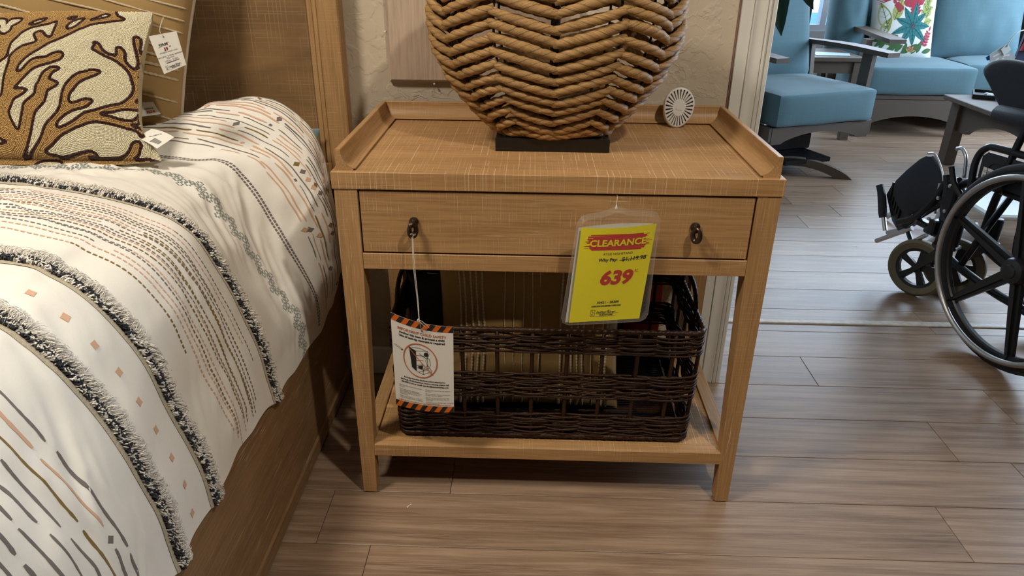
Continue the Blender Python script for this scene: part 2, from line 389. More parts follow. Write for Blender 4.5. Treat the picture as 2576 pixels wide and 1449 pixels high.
# ================================================================== THE ROOM
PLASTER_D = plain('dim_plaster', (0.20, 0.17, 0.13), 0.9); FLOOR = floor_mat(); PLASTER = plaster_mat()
SEAM = plain('plank_gap', (0.05, 0.035, 0.025), 0.8)
TRIMW = plain('painted_trim', (0.74, 0.73, 0.69), 0.4, bump=0.15, bscale=40)
def planks(name, x0, x1, y0, y1, label):
    mb = MB(); mb.box(x0, x1, y0, y1, -0.03, -0.0025, 1)
    P = 0.1565; off = 0.0065; LEN = 1.307
    known = {0: 0.192, -1: -0.062, -2: 0.049, 3: 1.161, 1: 1.380, 2: 0.30, 4: 0.75}
    tcs = []
    k0 = math.floor((y0 - off) / P) - 1; k = k0
    while off + k * P < y1:
        ya, yb = max(y0, off + k * P), min(y1, off + (k + 1) * P); k += 1
        if yb - ya < 0.002: continue
        rr = random.Random(k * 77 + 5); s = known.get(k - 1, rr.uniform(0, LEN)); s -= LEN * math.ceil((s - x0) / LEN)
        x = s
        while x < x1:
            xa, xb = max(x, x0), min(x + LEN, x1); x += LEN
            if xb - xa < 0.002: continue
            g = 0.0006; c = 0.0009
            V = [(xa + g, ya + g, -0.0025), (xb - g, ya + g, -0.0025), (xb - g, yb - g, -0.0025), (xa + g, yb - g, -0.0025),
                 (xa + g, ya + g, -c * .6), (xb - g, ya + g, -c * .6), (xb - g, yb - g, -c * .6), (xa + g, yb - g, -c * .6),
                 (xa + g + c, ya + g + c, 0), (xb - g - c, ya + g + c, 0), (xb - g - c, yb - g - c, 0), (xa + g + c, yb - g - c, 0)]
            F = [[8, 9, 10, 11]]
            for i in range(4):
                j = (i + 1) % 4; F += [[4 + i, 4 + j, 8 + j, 8 + i], [i, j, 4 + j, 4 + i]]
            tcv = (rr.random(), rr.random(), rr.random())
            mb.add(V, F, 0, np.tile(tcv, (12, 1)))
    o = mb.build(name, [FLOOR, SEAM], tcname='plank'); o['kind'] = 'structure'; o['label'] = label; o['category'] = 'floor'
    return o
planks('floor', -2.6, 4.6, -3.0, 0.842, 'brown wood-look plank floor under the nightstand and bed')
planks('floor_sunroom', -0.6, 4.6, 0.868, 4.9, 'greyish wood-look plank floor under the blue-cushioned seats')
mb = MB(); n = 60
for i in range(n):
    xa = 0.89 + i * (3.3 - 0.89) / n; xb = xa + (3.3 - 0.89) / n
    mb.prism([(0.838, -0.003), (0.838, 0.003), (0.842, 0.0045), (0.860, 0.0045), (0.872, 0.001), (0.872, -0.003)], 0, xa, xb, 0)
THR = plain('worn_threshold', (0.56, 0.50, 0.43), 0.45, bump=0.5, bscale=60, var=0.45)
struct(mb, 'trim_1', THR, 'worn pale wood threshold strip between the two floors', 'threshold')

WY = 0.497
mb = MB()
mb.box(-2.6, 0.885, WY, 0.838, 0, 2.6); mb.box(3.3, 4.6, WY, 0.838, 0, 2.6); mb.box(0.885, 3.3, WY, 0.838, 2.1, 2.6)
struct(mb, 'wall_back', PLASTER, 'textured beige plaster wall behind the nightstand', 'wall')
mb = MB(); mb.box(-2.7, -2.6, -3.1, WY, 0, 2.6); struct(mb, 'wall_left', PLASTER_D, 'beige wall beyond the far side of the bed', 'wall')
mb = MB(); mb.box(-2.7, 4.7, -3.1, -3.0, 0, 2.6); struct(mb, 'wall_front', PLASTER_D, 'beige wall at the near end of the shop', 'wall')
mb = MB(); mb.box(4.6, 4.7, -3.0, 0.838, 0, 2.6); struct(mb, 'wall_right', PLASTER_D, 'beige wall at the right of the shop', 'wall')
CEIL = plain('ceiling_white', (0.42, 0.40, 0.37), 0.9)
mb = MB(); mb.box(-2.7, 4.7, -3.1, 5.0, 2.6, 2.7); struct(mb, 'ceiling', CEIL, 'off-white ceiling', 'ceiling')
# fluted casing at the wall's end
def casing(name, xl, xr, label):
    W = xr - xl; y = WY; d = 0.016
    pr = [(xl, y), (xl, y - d * .75), (xl + .33 * W, y - d * .75), (xl + .345 * W, y - d * .55), (xl + .36 * W, y - d)]
    for i in range(9):
        t = i / 8; pr.append((xl + (.38 + .32 * t) * W, y - d + 0.0045 * math.sin(PI * t)))
    pr += [(xl + .715 * W, y - d), (xl + .73 * W, y - d * .75), (xl + .745 * W, y - d), (xl + .80 * W, y - d * 1.15), (xl + .845 * W, y - d), (xl + .86 * W, y - d * .75), (xl + .875 * W, y - d), (xl + .97 * W, y - d), (xl + W, y - d * .7), (xl + W, y)]
    mb = MB(); mb.prism([(a, b) for a, b in pr], 2, 0, 2.16)
    return struct(mb, name, TRIMW, label, 'door casing')
casing('trim_2', 0.812, 0.889, 'cream fluted door casing right of the nightstand')
casing('trim_3', 3.30, 3.377, 'cream door casing at the far right of the opening')
mb = MB(); mb.box(0.885, 0.893, WY + 0.0, 0.842, 0, 2.1); struct(mb, 'trim_4', TRIMW, 'cream door jamb lining', 'door jamb')
mb = MB(); mb.box(-2.6, 0.808, WY - 0.014, WY, 0, 0.085, bev=0.004); struct(mb, 'baseboard_back', TRIMW, 'cream baseboard behind the nightstand', 'baseboard')
mb = MB(); mb.box(0.808, 0.8123, WY - 0.004, WY, 0.0, 2.16); struct(mb, 'trim_5', plain('brown_caulk', (0.22, 0.14, 0.11), 0.7), 'thin brown strip beside the cream casing', 'trim')

# sunroom shell: windows behind, and an unseen one added at the side for daylight
SUNW = plain('sunroom_wall', (0.34, 0.36, 0.37), 0.7, bump=0.2, bscale=90)
YB = 4.85
mb = MB(); x0, x1, z0, z1 = 0.9, 4.3, 0.5, 2.15
mb.box(-0.6, x0, YB, YB + .12, 0, 2.6); mb.box(x1, 4.7, YB, YB + .12, 0, 2.6); mb.box(x0, x1, YB, YB + .12, 0, z0); mb.box(x0, x1, YB, YB + .12, z1, 2.6)
struct(mb, 'wall_sunroom_back', SUNW, 'grey wall under the sunroom windows', 'wall')
mb = MB(); mb.box(4.6, 4.72, 0.838, 1.0, 0, 2.6); mb.box(4.6, 4.72, 4.3, 4.97, 0, 2.6); mb.box(4.6, 4.72, 1.0, 4.3, 0, .6); mb.box(4.6, 4.72, 1.0, 4.3, 2.15, 2.6)
struct(mb, 'wall_sunroom_right', SUNW, 'grey window wall at the right of the sunroom', 'wall')
mb = MB(); mb.box(-0.7, -0.6, 0.838, 4.97, 0, 2.6); struct(mb, 'wall_sunroom_left', SUNW, 'grey wall at the left of the sunroom', 'wall')
FRAMEG = plain('window_frame_grey', (0.42, 0.47, 0.52), 0.5)
GLASS, gnt, gb = new_mat('window_glass')
gb.inputs['Base Color'].default_value = (0.9, 0.97, 1, 1); gb.inputs['Roughness'].default_value = 0.02; gb.inputs['Alpha'].default_value = 0.12
def window(name, box, vertical_at, label, side=False):
    a0, a1, b0, b1, p = box; t = 0.045
    e = thing(name, label, 'window'); e['kind'] = 'structure'
    fr = MB(); gl = MB()
    def bar(u0, u1, w0, w1, m, d0=-.03, d1=.05):
        if side: m.box(p + d0, p + d1, u0, u1, w0, w1)
        else: m.box(u0, u1, p + d0, p + d1, w0, w1)
    bar(a0, a1, b0, b0 + t, fr); bar(a0, a1, b1 - t, b1, fr); bar(a0, a0 + t, b0 + t, b1 - t, fr); bar(a1 - t, a1, b0 + t, b1 - t, fr)
    for v in vertical_at: bar(v - t / 2, v + t / 2, b0 + t, b1 - t, fr)
    bar(a0 + t, a1 - t, b0 + t, b1 - t, gl, .006, .012)
    for q, nm, m in ((fr, 'window_frame', FRAMEG), (gl, 'pane', GLASS)):
        o = q.build(nm, m, e); o['kind'] = 'structure'
    return e
window('window_1', (0.9, 4.3, 0.5, 2.15, YB + .04), (1.75, 2.63, 3.45), 'bright grey-framed sunroom window behind the armchair')
window('window_2', (1.0, 4.3, 0.6, 2.15, 4.64), (2.1, 3.2), 'unseen window added in the side wall of the sunroom for daylight', True)  # unseen side window, added to bring more daylight in
# ground seen outside
OUT = plain('outside_ground', (0.16, 0.40, 0.42), 0.8, var=0.3, bscale=3)
mb = MB(); mb.box(-6, 14, 5.1, 18, -0.4, -0.35); o = mb.build('ground_outside', OUT); tag(o, 'hazy green-blue ground outside the window', 'ground', kind='structure')
# ribbed blind at left of the visible pane
mb = MB()
for i in range(30): mb.box(1.9, 2.50, YB - .035, YB - .015, 0.56 + i * 0.05, 0.56 + i * 0.05 + 0.034, bev=0.002)
o = mb.build('window_blind', plain('blind_slats', (0.45, 0.46, 0.45), 0.6)); tag(o, 'grey slatted blind drawn beside the bright pane', 'blind')

# ================================================================== BED
bed = thing('bed', 'brown oak bed frame with high panelled headboard beside the nightstand', 'bed', (-0.9, 0.0, 0))
def BP(mb, name, mat, smooth=False, parent=bed):
    M = Matrix.Translation((0.9, 0, 0)); mb.xform(M); return mb.build(name, mat, parent, smooth)
XR, XL = -0.130, -1.67
mb = MB(); mb.box(XR - .03, XR, -1.9, 0.438, 0.012, 0.318, bev=0.002)
mb.prism([(XR, 0.272), (XR + .003, 0.275), (XR + .003, 0.318), (XR, 0.318)], 1, -1.9, 0.438)
mb.prism([(XR, 0.012), (XR + .004, 0.012), (XR + .004, 0.045), (XR, 0.050)], 1, -1.9, 0.438)
BP(mb, 'side_rail', OAK_BED)
mb = MB(); mb.box(XL, XL + .03, -1.9, 0.438, 0.012, 0.345, bev=0.002); BP(mb, 'side_rail', OAK_BED)
mb = MB(); mb.box(XL, XR, -1.93, -1.901, 0.012, 0.345, bev=0.002); BP(mb, 'foot_rail', OAK_X)
HF = 0.440
for s in (0, 1):
    mb = MB()
    xa, xb = (-0.121, -0.073) if s == 0 else (XL - .057, XL - .009)
    mb.box(xa, xb, HF, HF + .045, 0, 1.45, bev=0.0025); BP(mb, 'stile', OAK_HB)
mb = MB(); mb.box(XL - .009, -0.121, HF + .004, HF + .045, 1.37, 1.45, bev=0.002); BP(mb, 'top_rail', OAK_X)
for xa, xb, dy in ((-0.1315, -0.1215, 0), (-0.145, -0.132, .006), (XL - .008, XL + .015, 0)):
    mb = MB(); mb.box(xa, xb, HF + .003 + dy, HF + .03, 0.60, 1.369, bev=0.0015); BP(mb, 'panel_moulding', OAK_HB)
mb = MB(); mb.box(XL + .0, -0.140, HF + .016, HF + .036, 0.35, 1.369); BP(mb, 'headboard_panel', headboard_panel_mat())
mb = MB(); mb.box(-0.150, -0.119, HF - .012, HF + .0, 0.575, 0.618, bev=0.002); BP(mb, 'corner_block', OAK_HB)
# mattress
mb = MB(); mb.box(-1.62, -0.235, -1.86, 0.38, 0.20, 0.590, bev=0.05)
o = mb.build('mattress', plain('mattress_ticking', (0.75, 0.72, 0.66), 0.9)); tag(o, 'white mattress hidden under the patterned duvet', 'mattress')

# ================================================================== DUVET
ROWS = [  # (Y, profile from the hem upwards: (X, Z))
 (-1.75, [(-.121, .30), (-.130, .41), (-.145, .49), (-.167, .555), (-.200, .617), (-.235, .664), (-.29, .69), (-.40, .712), (-.65, .728)]),
 (-1.10, [(-.121, .31), (-.130, .41), (-.145, .49), (-.167, .555), (-.198, .617), (-.233, .664), (-.285, .692), (-.40, .715), (-.65, .730)]),
 (-.499, [(-.121, .315), (-.130, .414), (-.145, .4926), (-.167, .5537), (-.196, .6168), (-.231, .6654), (-.265, .692), (-.35, .715), (-.65, .733)]),
 (-.382, [(-.1206, .322), (-.129, .40), (-.1455, .470), (-.161, .5375), (-.181, .601), (-.212, .6546), (-.261, .6942), (-.332, .721), (-.65, .735)]),
 (-.098, [(-.119, .316), (-.124, .375), (-.133, .442), (-.156, .5296), (-.181, .5938), (-.2186, .6514), (-.273, .6857), (-.392, .720), (-.65, .732)]),
 (.09, [(-.121, .290), (-.124, .336), (-.131, .383), (-.171, .465), (-.196, .517), (-.2206, .5676), (-.252, .6167), (-.284, .6564), (-.355, .6866), (-.468, .696), (-.65, .698)]),
 (.20, [(-.119, .286), (-.119, .3656), (-.142, .4334), (-.1826, .5258), (-.2212, .6137), (-.248, .656), (-.2775, .679), (-.343, .683), (-.46, .694), (-.65, .695)]),
 (.28, [(-.119, .292), (-.100, .345), (-.087, .40), (-.0825, .44), (-.083, .525), (-.110, .608), (-.154, .678), (-.2245, .728), (-.297, .752), (-.389, .757), (-.52, .735), (-.65, .72)]),
 (.33, [(-.119, .30), (-.102, .355), (-.089, .41), (-.086, .47), (-.090, .54), (-.1046, .62), (-.1168, .674), (-.138, .718), (-.177, .760), (-.234, .785), (-.276, .790), (-.338, .7815), (-.394, .761), (-.65, .735)]),
 (.385, [(-.127, .33), (-.108, .38), (-.100, .43), (-.099, .48), (-.103, .54), (-.116, .60), (-.130, .65), (-.155, .69), (-.19, .728), (-.24, .750), (-.28, .756), (-.34, .75), (-.40, .735), (-.65, .71)]),
 (.410, [(-.135, .36), (-.125, .40), (-.12, .44), (-.12, .48), (-.124, .54), (-.135, .58), (-.15, .61), (-.175, .64), (-.21, .66), (-.25, .67), (-.29, .675), (-.34, .67), (-.40, .665), (-.65, .66)]),
]
NS = 300; SMAX = 1.86
SG = np.linspace(0, SMAX, NS)
def row_curve(prof):
    P = bez(prof + [(-1.05, prof[-1][1] + .005), (-1.55, prof[-1][1])], 16)
    d = np.concatenate([[0], np.cumsum(np.linalg.norm(np.diff(P, axis=0), axis=1))])
    return np.stack([np.interp(SG, d, P[:, 0]), np.interp(SG, d, P[:, 1])], 1)
RC = np.array([row_curve(p) for _, p in ROWS]); RY = np.array([y for y, _ in ROWS])
YG = np.concatenate([np.arange(-1.75, -.62, .010), np.arange(-.62, .4101, .005)]); NY = len(YG)
# monotone-ish cubic across rows (finite-difference tangents)
def across(Yq):
    D = np.gradient(RC, RY, axis=0)
    i = np.clip(np.searchsorted(RY, Yq, side='right') - 1, 0, len(RY) - 2); h = (RY[i + 1] - RY[i]); t = ((Yq - RY[i]) / h)[:, None, None]; h = h[:, None, None]
    return (2 * t ** 3 - 3 * t ** 2 + 1) * RC[i] + (t ** 3 - 2 * t ** 2 + t) * h * D[i] + (-2 * t ** 3 + 3 * t ** 2) * RC[i + 1] + (t ** 3 - t ** 2) * h * D[i + 1]
XZ = across(YG)
DV = np.stack([XZ[..., 0], np.broadcast_to(YG[:, None], (NY, NS)), XZ[..., 1]], -1)
def normals(G):
    a = np.gradient(G, axis=0); b = np.gradient(G, axis=1); n = np.cross(b, a); n /= np.linalg.norm(n, axis=-1)[..., None] + 1e-12
    return n
DN = normals(DV)
if DN[NY // 2, NS // 3, 2] < 0: DN = -DN
disp = np.zeros((NY, NS))
for i in range(NY):
    y = YG[i]
    for j in range(NS):
        s = SG[j]
        if s > 1.3: continue
        k = mn.noise(Vector((s * 7, y * 7, 1.3))) * 0.006 + mn.noise(Vector((s * 16, y * 18, 4.3))) * 0.0025
        # slack folds running down the side and diagonally over the top
        f1 = mn.noise(Vector((s * 3.0 + y * 4, y * 26 + s * 5, 7.7))); f2 = mn.noise(Vector((s * 9 - y * 6, y * 34 - s * 16, 2.2)))
        m = max(0, mn.noise(Vector((s * 4, y * 4, 11.0))) + .25)
        k += (0.0062 * (1 - abs(f1) * 2) + 0.0042 * (1 - abs(f2) * 2.5)) * m * 1.1 - 0.003
        k += 0.006 * math.exp(-((s - .12) / .08) ** 2) * mn.noise(Vector((y * 22, 3.3, 0.5)))
        disp[i, j] = k * min(1, s / .05)
# stitched-down valleys along the fringe lines
for yy in (-.098, -.382, -.499): disp -= 0.004 * np.exp(-((YG[:, None] - yy) / .018) ** 2) * np.minimum(1, SG[None, :] / .05)
DV = DV + DN * disp[..., None]
_e = np.clip(1 - SG[None, :] / .16, 0, 1) ** 1.5
_sc = sum(np.exp(-((YG[:, None] - yy) / .030) ** 2) for yy in (-.098, -.382, -.499))
_wv = np.array([mn.noise(Vector((y * 16, 0.7, 2.2))) for y in YG])[:, None]
DV[..., 2] += (-.014 * np.clip(_sc, 0, 1) + .010 * _wv) * _e
DV[..., 0] += .006 * np.maximum(0, _wv + .2) * np.sin(PI * np.clip(SG[None, :] / .16, 0, 1))
DN = normals(DV)
if DN[NY // 2, NS // 3, 2] < 0: DN = -DN
def dsurf(s, y, h=0.0):
    s = np.asarray(s, float); y = np.asarray(y, float)
    fi = np.interp(y, YG, np.arange(NY)); fj = s / SMAX * (NS - 1)
    i = np.clip(fi.astype(int), 0, NY - 2); j = np.clip(fj.astype(int), 0, NS - 2); a = (fi - i)[..., None]; b = (fj - j)[..., None]
    def bl(G): return (1 - a) * (1 - b) * G[i, j] + a * (1 - b) * G[i + 1, j] + (1 - a) * b * G[i, j + 1] + a * b * G[i + 1, j + 1]
    n = bl(DN); n /= np.linalg.norm(n, axis=-1)[..., None] + 1e-12
    h = np.asarray(h, float)
    return bl(DV) + n * (h[..., None] if h.ndim else h)
def cloth_mat(name, col, bscale=900, bump=0.4, rough=0.9, sheen=0.2, big=0.0):
    m, nt, b = new_mat(name)
    tc = N(nt, 'ShaderNodeTexCoord'); v = tc.outputs['Object']
    n1 = noise(nt, v, (1, 1, 1), bscale, 2); n2 = noise(nt, v, (1, 1, 1), 28, 4, 0.6)
    bp = N(nt, 'ShaderNodeBump'); bp.inputs['Strength'].default_value = bump; bp.inputs['Distance'].default_value = 0.003
    L(nt, mth(nt, 'ADD', mth(nt, 'MULTIPLY', n1, 0.15), mth(nt, 'MULTIPLY', n2, 0.8)), bp.inputs['Height']); L(nt, bp.outputs[0], b.inputs['Normal'])
    c = mix(nt, n2, tuple(x * .96 for x in col), tuple(min(1, x * 1.04) for x in col)); L(nt, c, b.inputs['Base Color'])
    b.inputs['Roughness'].default_value = rough; b.inputs['Sheen Weight'].default_value = sheen; b.inputs['Specular IOR Level'].default_value = 0.2
    return m
DUVET_W = cloth_mat('duvet_white_cotton', (0.80, 0.775, 0.725))
P_GREY = cloth_mat('print_grey', (0.175, 0.155, 0.15)); P_OCH = cloth_mat('print_ochre', (0.22, 0.145, 0.045)); P_PCH = cloth_mat('print_peach', (0.64, 0.40, 0.27)); P_TEAL = cloth_mat('print_grey_green', (0.25, 0.285, 0.27))
duv = thing('duvet', 'puffy white duvet printed with stripes, dashes and diamonds, on the bed', 'duvet', (-0.9, 0, 0.7))
OFFD = Matrix.Translation((0.9, 0, -0.7))
mb = MB(); mb.grid(DV, 0)
# hem folded under and the far edge closed
hem = np.stack([DV[:, 0, :], DV[:, 0, :] + np.array([-.004, 0, -.004]), DV[:, 0, :] + np.array([-.006, 0, .02])], 1); hem[:, :, 0] = np.maximum(hem[:, :, 0], -.1255) * 0 + hem[:, :, 0]
mb.grid(hem[:, ::-1], 0)
PR_H = 0.0007
def pstrip(path, wd, mi, jag=0.0):
    P = np.array(path, float); T = np.gradient(P, axis=0); T /= np.linalg.norm(T, axis=1)[:, None] + 1e-12
    Nn = np.stack([-T[:, 1], T[:, 0]], 1); ww = wd / 2 * (1 + (RNG.uniform(-jag, jag, len(P)) if jag else 0)); ww = np.broadcast_to(ww, (len(P),)).copy()
    if len(P) > 4: ww[0] *= .6; ww[-1] *= .6
    A = P + Nn * ww[:, None]; B = P - Nn * ww[:, None]
    V = np.concatenate([dsurf(A[:, 0], A[:, 1], PR_H), dsurf(B[:, 0], B[:, 1], PR_H)]); n = len(P)
    mb.add(V, [[i, i + 1, n + i + 1, n + i] for i in range(n - 1)], mi)
def pdiamond(s, y, a, b, mi, rot=0):
    t = np.array([0, .25, .5, .75, 1, 1.25, 1.5, 1.75]) * PI + rot
    rr = np.array([1, .66, 1, .66, 1, .66, 1, .66])
    p = np.stack([s + a * rr * np.cos(t), y + b * rr * np.sin(t)], 1)
    V = np.concatenate([dsurf(p[:, 0], p[:, 1], PR_H), dsurf(np.array([s]), np.array([y]), PR_H)])
    mb.add(V, [[i, (i + 1) % 8, 8] for i in range(8)], mi)
R2 = random.Random(11)
def stroke_rows(ya, yb, nrow, s0, s1, wmin=.0018, wmax=.0034, dens=1.0):
    for k in range(nrow):
        y = ya + (yb - ya) * (k + .5) / nrow + R2.uniform(-.002, .002); s = s0 + R2.uniform(0, .08)
        while s < s1:
            q = R2.random(); c = R2.choice([1, 1, 1, 3, 3, 2])
            if q < .22: pdiamond(s, y, .0062, .0058, R2.choice([1, 1, 2, 3])); s += .02
            elif q < .28: ln = .006; pstrip([(s, y), (s + ln / 2, y), (s + ln, y)], .003, c); s += ln + .006
            else:
                ln = R2.uniform(.04, .17); wd = R2.uniform(wmin, wmax)
                if R2.random() < dens:
                    n = max(5, int(ln / .006)); sl = R2.uniform(-.018, .018)
                    pstrip([(s + ln * i / n, y + sl * ln * i / n + .0005 * math.sin(i * .6 + k)) for i in range(n + 1)], wd, c, .18)
                s += ln + R2.uniform(.008, .02)
# head end: strokes and diamonds
stroke_rows(.232, .375, 21, .02, 1.25, .0010, .0024)
for i in range(22): pdiamond(.12 + i * .055, .385, .0055, .005, 3)
# double dashed line
def dashes(y0f, s0, s1, wd, mi, dl=.0062, gap=.0028):
    s = s0
    while s < s1:
        l = dl * R2.uniform(.85, 1.1); m = mi if isinstance(mi, int) else mi(s)
        pstrip([(s, y0f(s)), (s + l / 2, y0f(s + l / 2)), (s + l, y0f(s + l))], wd, m); s += l + gap
for dy in (0, .0052): dashes(lambda s, d=dy: .200 + d + .002 * math.sin(s * 9), .02, .62, .0032, 1, .0055, .0024)
# zigzag band of little petal flowers
def petals(s, y, sc, mi):
    for a, b in ((0, .85), (0, -.85), (.8, .42), (.8, -.42), (-.8, .42), (-.8, -.42)):
        ca, cb = s + a * sc, y + b * sc; t = np.arange(6) * PI / 3; r = sc * .40
        V = dsurf(ca + 1.15 * r * np.cos(t), cb + .8 * r * np.sin(t), PR_H)
        mb.add(V, [[0, 1, 2, 3, 4, 5]], mi)
s = .0; k = 0
while s < 1.2:
    d = (.0, .0095, .0, -.0095)[k % 4]
    petals(s + .004, .086 + d, .0055, 4); petals(s + .004, .086 + d + .0125, .0055, 4)
    s += .0112; k += 1
# the wide band of dashed lines
LY = [-.150, -.160, -.172, -.178, -.188, -.196, -.203, -.209, -.217, -.224, -.232, -.238, -.246, -.256, -.263, -.275, -.290, -.305]
for k, y in enumerate(LY):
    ph = R2.uniform(0, 6); am = R2.uniform(.001, .0035); dr = R2.uniform(-.02, .02)
    f = lambda s, y=y, ph=ph, am=am, dr=dr: y + am * math.sin(s * 7 + ph) + dr * (s - .5)
    s = R2.uniform(0, .05) if 2 < k < 16 else R2.uniform(.0, .25); c = R2.choice([1, 1, 2, 3])
    while s < 1.2:
        ln = R2.uniform(.18, .55); c = R2.choice([1, 1, 2, 3]); dashes(f, s, min(1.2, s + ln), .0026 if c != 2 else .003, c); s += ln + R2.choice([.0, .0, .03, .09 if (k < 3 or k > 13) else .01])
# single row of peach lozenges
for i in range(24): pdiamond(.03 + i * .048, -.441 + R2.uniform(-.003, .003), .0075, .0065, 3, R2.uniform(.5, .9))
# foot side strokes
stroke_rows(-.575, -.90, 17, .0, 1.25, .0026, .0042)
stroke_rows(-.95, -1.5, 22, .0, 1.25, .0026, .0042)
mb.xform(OFFD)
o = mb.build('cover', [DUVET_W, P_GREY, P_OCH, P_PCH, P_TEAL], duv, smooth=True, fix=False)
# fringe trims: braid, black and white tufts, long white fringe
F_WH = cloth_mat('fringe_white', (0.80, 0.76, 0.70)); F_BK = cloth_mat('fringe_charcoal', (0.030, 0.032, 0.040)); F_GD = plain('lurex_braid', (0.56, 0.49, 0.37), 0.5, 0.1, bump=0.9, bscale=900, var=0.45)
def fringe(yc):
    mb = MB(); s1 = 1.1
    ss = np.linspace(.0, s1, 330)
    wob = lambda s: yc + .0015 * np.sin(s * 31) + .001 * np.sin(s * 13)
    # braid: a low ribbed strip on the foot side
    G = np.stack([dsurf(ss, wob(ss) + dy, .001 + hh + (.0006 * np.sin(ss * 900) if hh > 0 else 0)) for dy, hh in ((-.0125, 0), (-.0115, .0012), (-.0085, .0018), (-.0055, .0012), (-.004, 0))], 1)
    mb.grid(G[:, ::-1], 2)
    n = 6400
    s = RNG.uniform(0, s1, n); y = wob(s) + RNG.uniform(-.005, .006, n)
    clump = np.array([mn.noise(Vector((a * 150, b * 300, yc * 40))) for a, b in zip(s, y)])
    black = (clump + RNG.normal(0, .13, n)) > -.07
    for i in range(n):
        ln = RNG.uniform(.005, .0105); a = RNG.uniform(0, 2 * PI); sp = RNG.uniform(.1, .8)
        ds, dy = math.cos(a) * ln * sp * .6 - .003, math.sin(a) * ln * sp * .6 + .001
        p0 = dsurf(np.array([s[i], s[i] + ds * .35, s[i] + ds * .8, s[i] + ds]).clip(0, 1.8), np.array([y[i], y[i] + dy * .35, y[i] + dy * .8, y[i] + dy * 1.2]), np.array([0, ln * .5, ln * .8, ln * RNG.uniform(.5, .85)]))
        mb.tube(p0, [.0011, .0012, .0010, .0005], 3, 1 if black[i] else 0, caps=False)
    n = 2900; s = RNG.uniform(0, s1, n); y = wob(s) + .006 + RNG.uniform(-.002, .003, n)
    lean = np.array([mn.noise(Vector((a * 45, yc * 9, 1))) for a in s])
    for i in range(n):
        ln = RNG.uniform(.009, .021); dr = lean[i] * .9 + RNG.normal(0, .18) - .45
        hh = RNG.uniform(.003, .011); t = np.array([0, .3, .65, 1]); cur = RNG.normal(0, .002)
        q = dsurf((s[i] + ln * dr * t + cur * np.sin(t * 5)).clip(0, 1.8), y[i] + ln * .9 * t, hh * np.sin(PI * np.array([.12, .45, .62, .82])) * np.array([.3, 1, 1, .6]) + .0008)
        mb.tube(q, [.00045, .0005, .00045, .00025], 3, 0, caps=False)
    mb.xform(OFFD)
    return mb.build('fringe_trim', [F_WH, F_BK, F_GD], duv, smooth=True, fix=False)
for yc in (-.098, -.382, -.499): fringe(yc)
